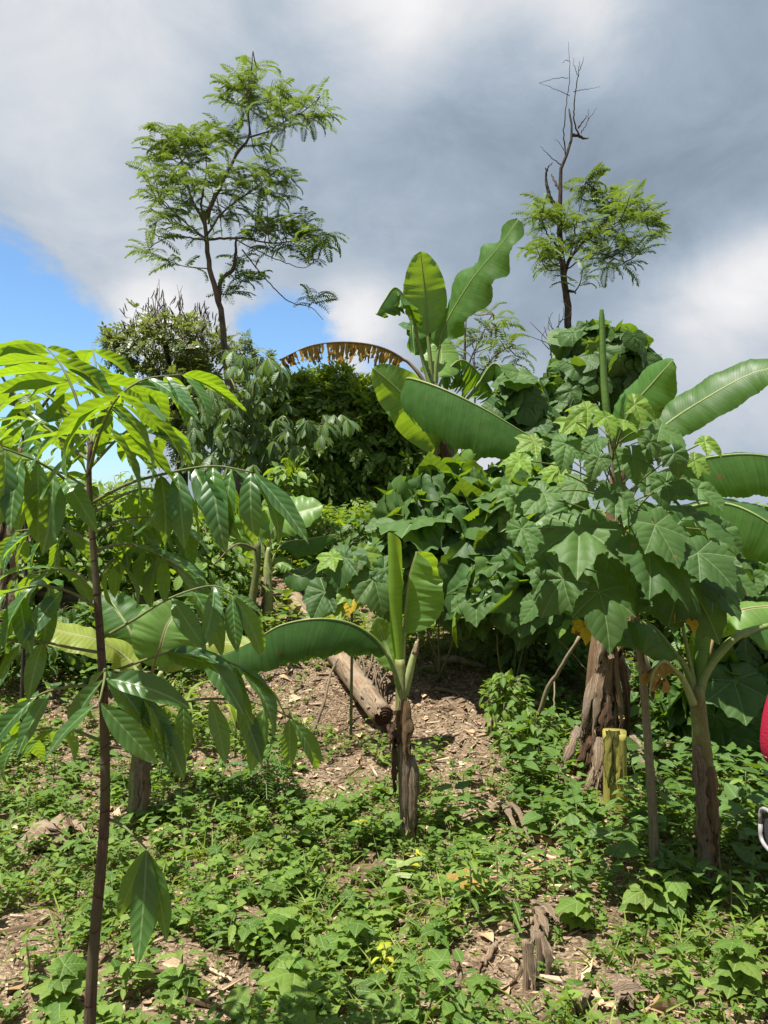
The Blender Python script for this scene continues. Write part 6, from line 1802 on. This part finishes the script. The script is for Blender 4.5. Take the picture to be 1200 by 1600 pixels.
herb(700, 1590, .10, 8, .10, ME['weed_lance'], 'low pointed weed on the bare patch at the front')
herb(460, 1560, .12, 9, .11, ME['weed_lobed'], 'lobed weed at the front left of the yellow weed', pairs=False)
herb(540, 1500, .12, 9, .10, ME['weed_lobed'], 'lobed weed just behind the yellow weed', pairs=False)
herb(430, 1480, .12, 9, .10, ME['weed_lobed'], 'pale lobed weed left of the foreground middle', pairs=False)
herb(700, 1290, .12, 9, .08, ME['weed'], 'weed growing in the shadow right of the central banana foot')
herb(725, 1250, .16, 8, .06, ME['weed_lance'], 'thin upright weed on the bare soil right of the central banana')
herb(290, 1330, .16, 10, .08, ME['weed'], 'broad leaved weed behind the sapling, right of its stem', pairs=False)
herb(1140, 1440, .20, 14, .09, ME['weed_lance'], 'shaded weed in front of the right young banana')
herb(1165, 1300, .30, 16, .10, ME['weed_lance'], 'tall shaded weed right of the right young banana')
herb(900, 1330, .22, 14, .08, ME['weed'], 'leafy weed between the litter and the right sapling stem')
herb(980, 1290, .24, 14, .09, ME['weed'], 'leafy weed in front of the yellow stump')
herb(870, 1230, .22, 14, .08, ME['weed_lance'], 'weed in front of the crooked leaning branch')
herb(1055, 1545, .16, 12, .07, ME['weed'], 'leafy weed at the front right')
herb(1150, 1560, .18, 10, .09, ME['weed_lobed'], 'lobed weed in the near right corner', pairs=False)
# ferny seedling left of the centre
for (x, y, h, lab) in ((418, 1265, .36, 'dark ferny seedling with small paired leaflets left of the centre'), (395, 1250, .22, 'lower ferny seedling beside the dark one')):
    b = on_ground(x, y); t = thing('ferny_seedling', lab, 'seedling', b)
    mb = MB(); add_tube(mb, [b, b + V(0, 0, h * .6), b + V(.02, 0, h)], [.006, .003], 6, n=8); part('stem', mb.mesh('stem', M['twig']), t)
    FM = tmesh('ferny_leaf', frond(8, droop=.9, up=.2, lw=.24, thin=.06), M['dark_shrub_leaf'])
    for i in range(12):
        az = i * 2.4; f = .35 + .65 * i / 11
        part('ferny_leaf', FM, t, frame(b + V(0, 0, h * f), unit(V(math.cos(az), math.sin(az), .1)), unit(V(0, 0, 1) + rvec(.2)), .20 * (.8 + .4 * rng.random())))
# maize-like shoots
ME['blade'] = [tmesh('blade', leaflet(x_, .5, .055, 12, 3, peak=.35), M['grass_blade']) for x_ in (1.6, 2.2, 1.0)]
for (x, y, h, k, lab) in ((285, 1175, .42, 8, 'maize-like shoot with arching blades behind the low sapling leaf'), (262, 1160, .30, 6, 'shorter grassy shoot left of the maize-like one'), (368, 1185, .36, 6, 'slim upright grassy shoot under the hanging leaflets'), (345, 1200, .22, 5, 'small grassy tuft beside the slim shoot')):
    b = on_ground(x, y); t = thing('grass_shoot', lab, 'grass shoot', b)
    mb = MB(); add_tube(mb, [b, b + V(0, 0, h * .5), b + V(.01, 0, h * .75)], [.008, .004], 6, n=6); part('stem', mb.mesh('stem', M['green_stem']), t)
    for i in range(k):
        az = i * 2.7 + rng.random(); f = .25 + .5 * i / k
        part('blade', pick(ME['blade']), t, frame(b + V(0, 0, h * f), unit(V(math.cos(az) * .5, math.sin(az) * .5, 1)), unit(V(-math.cos(az), -math.sin(az), .5)), h * (.6 + .4 * rng.random())))
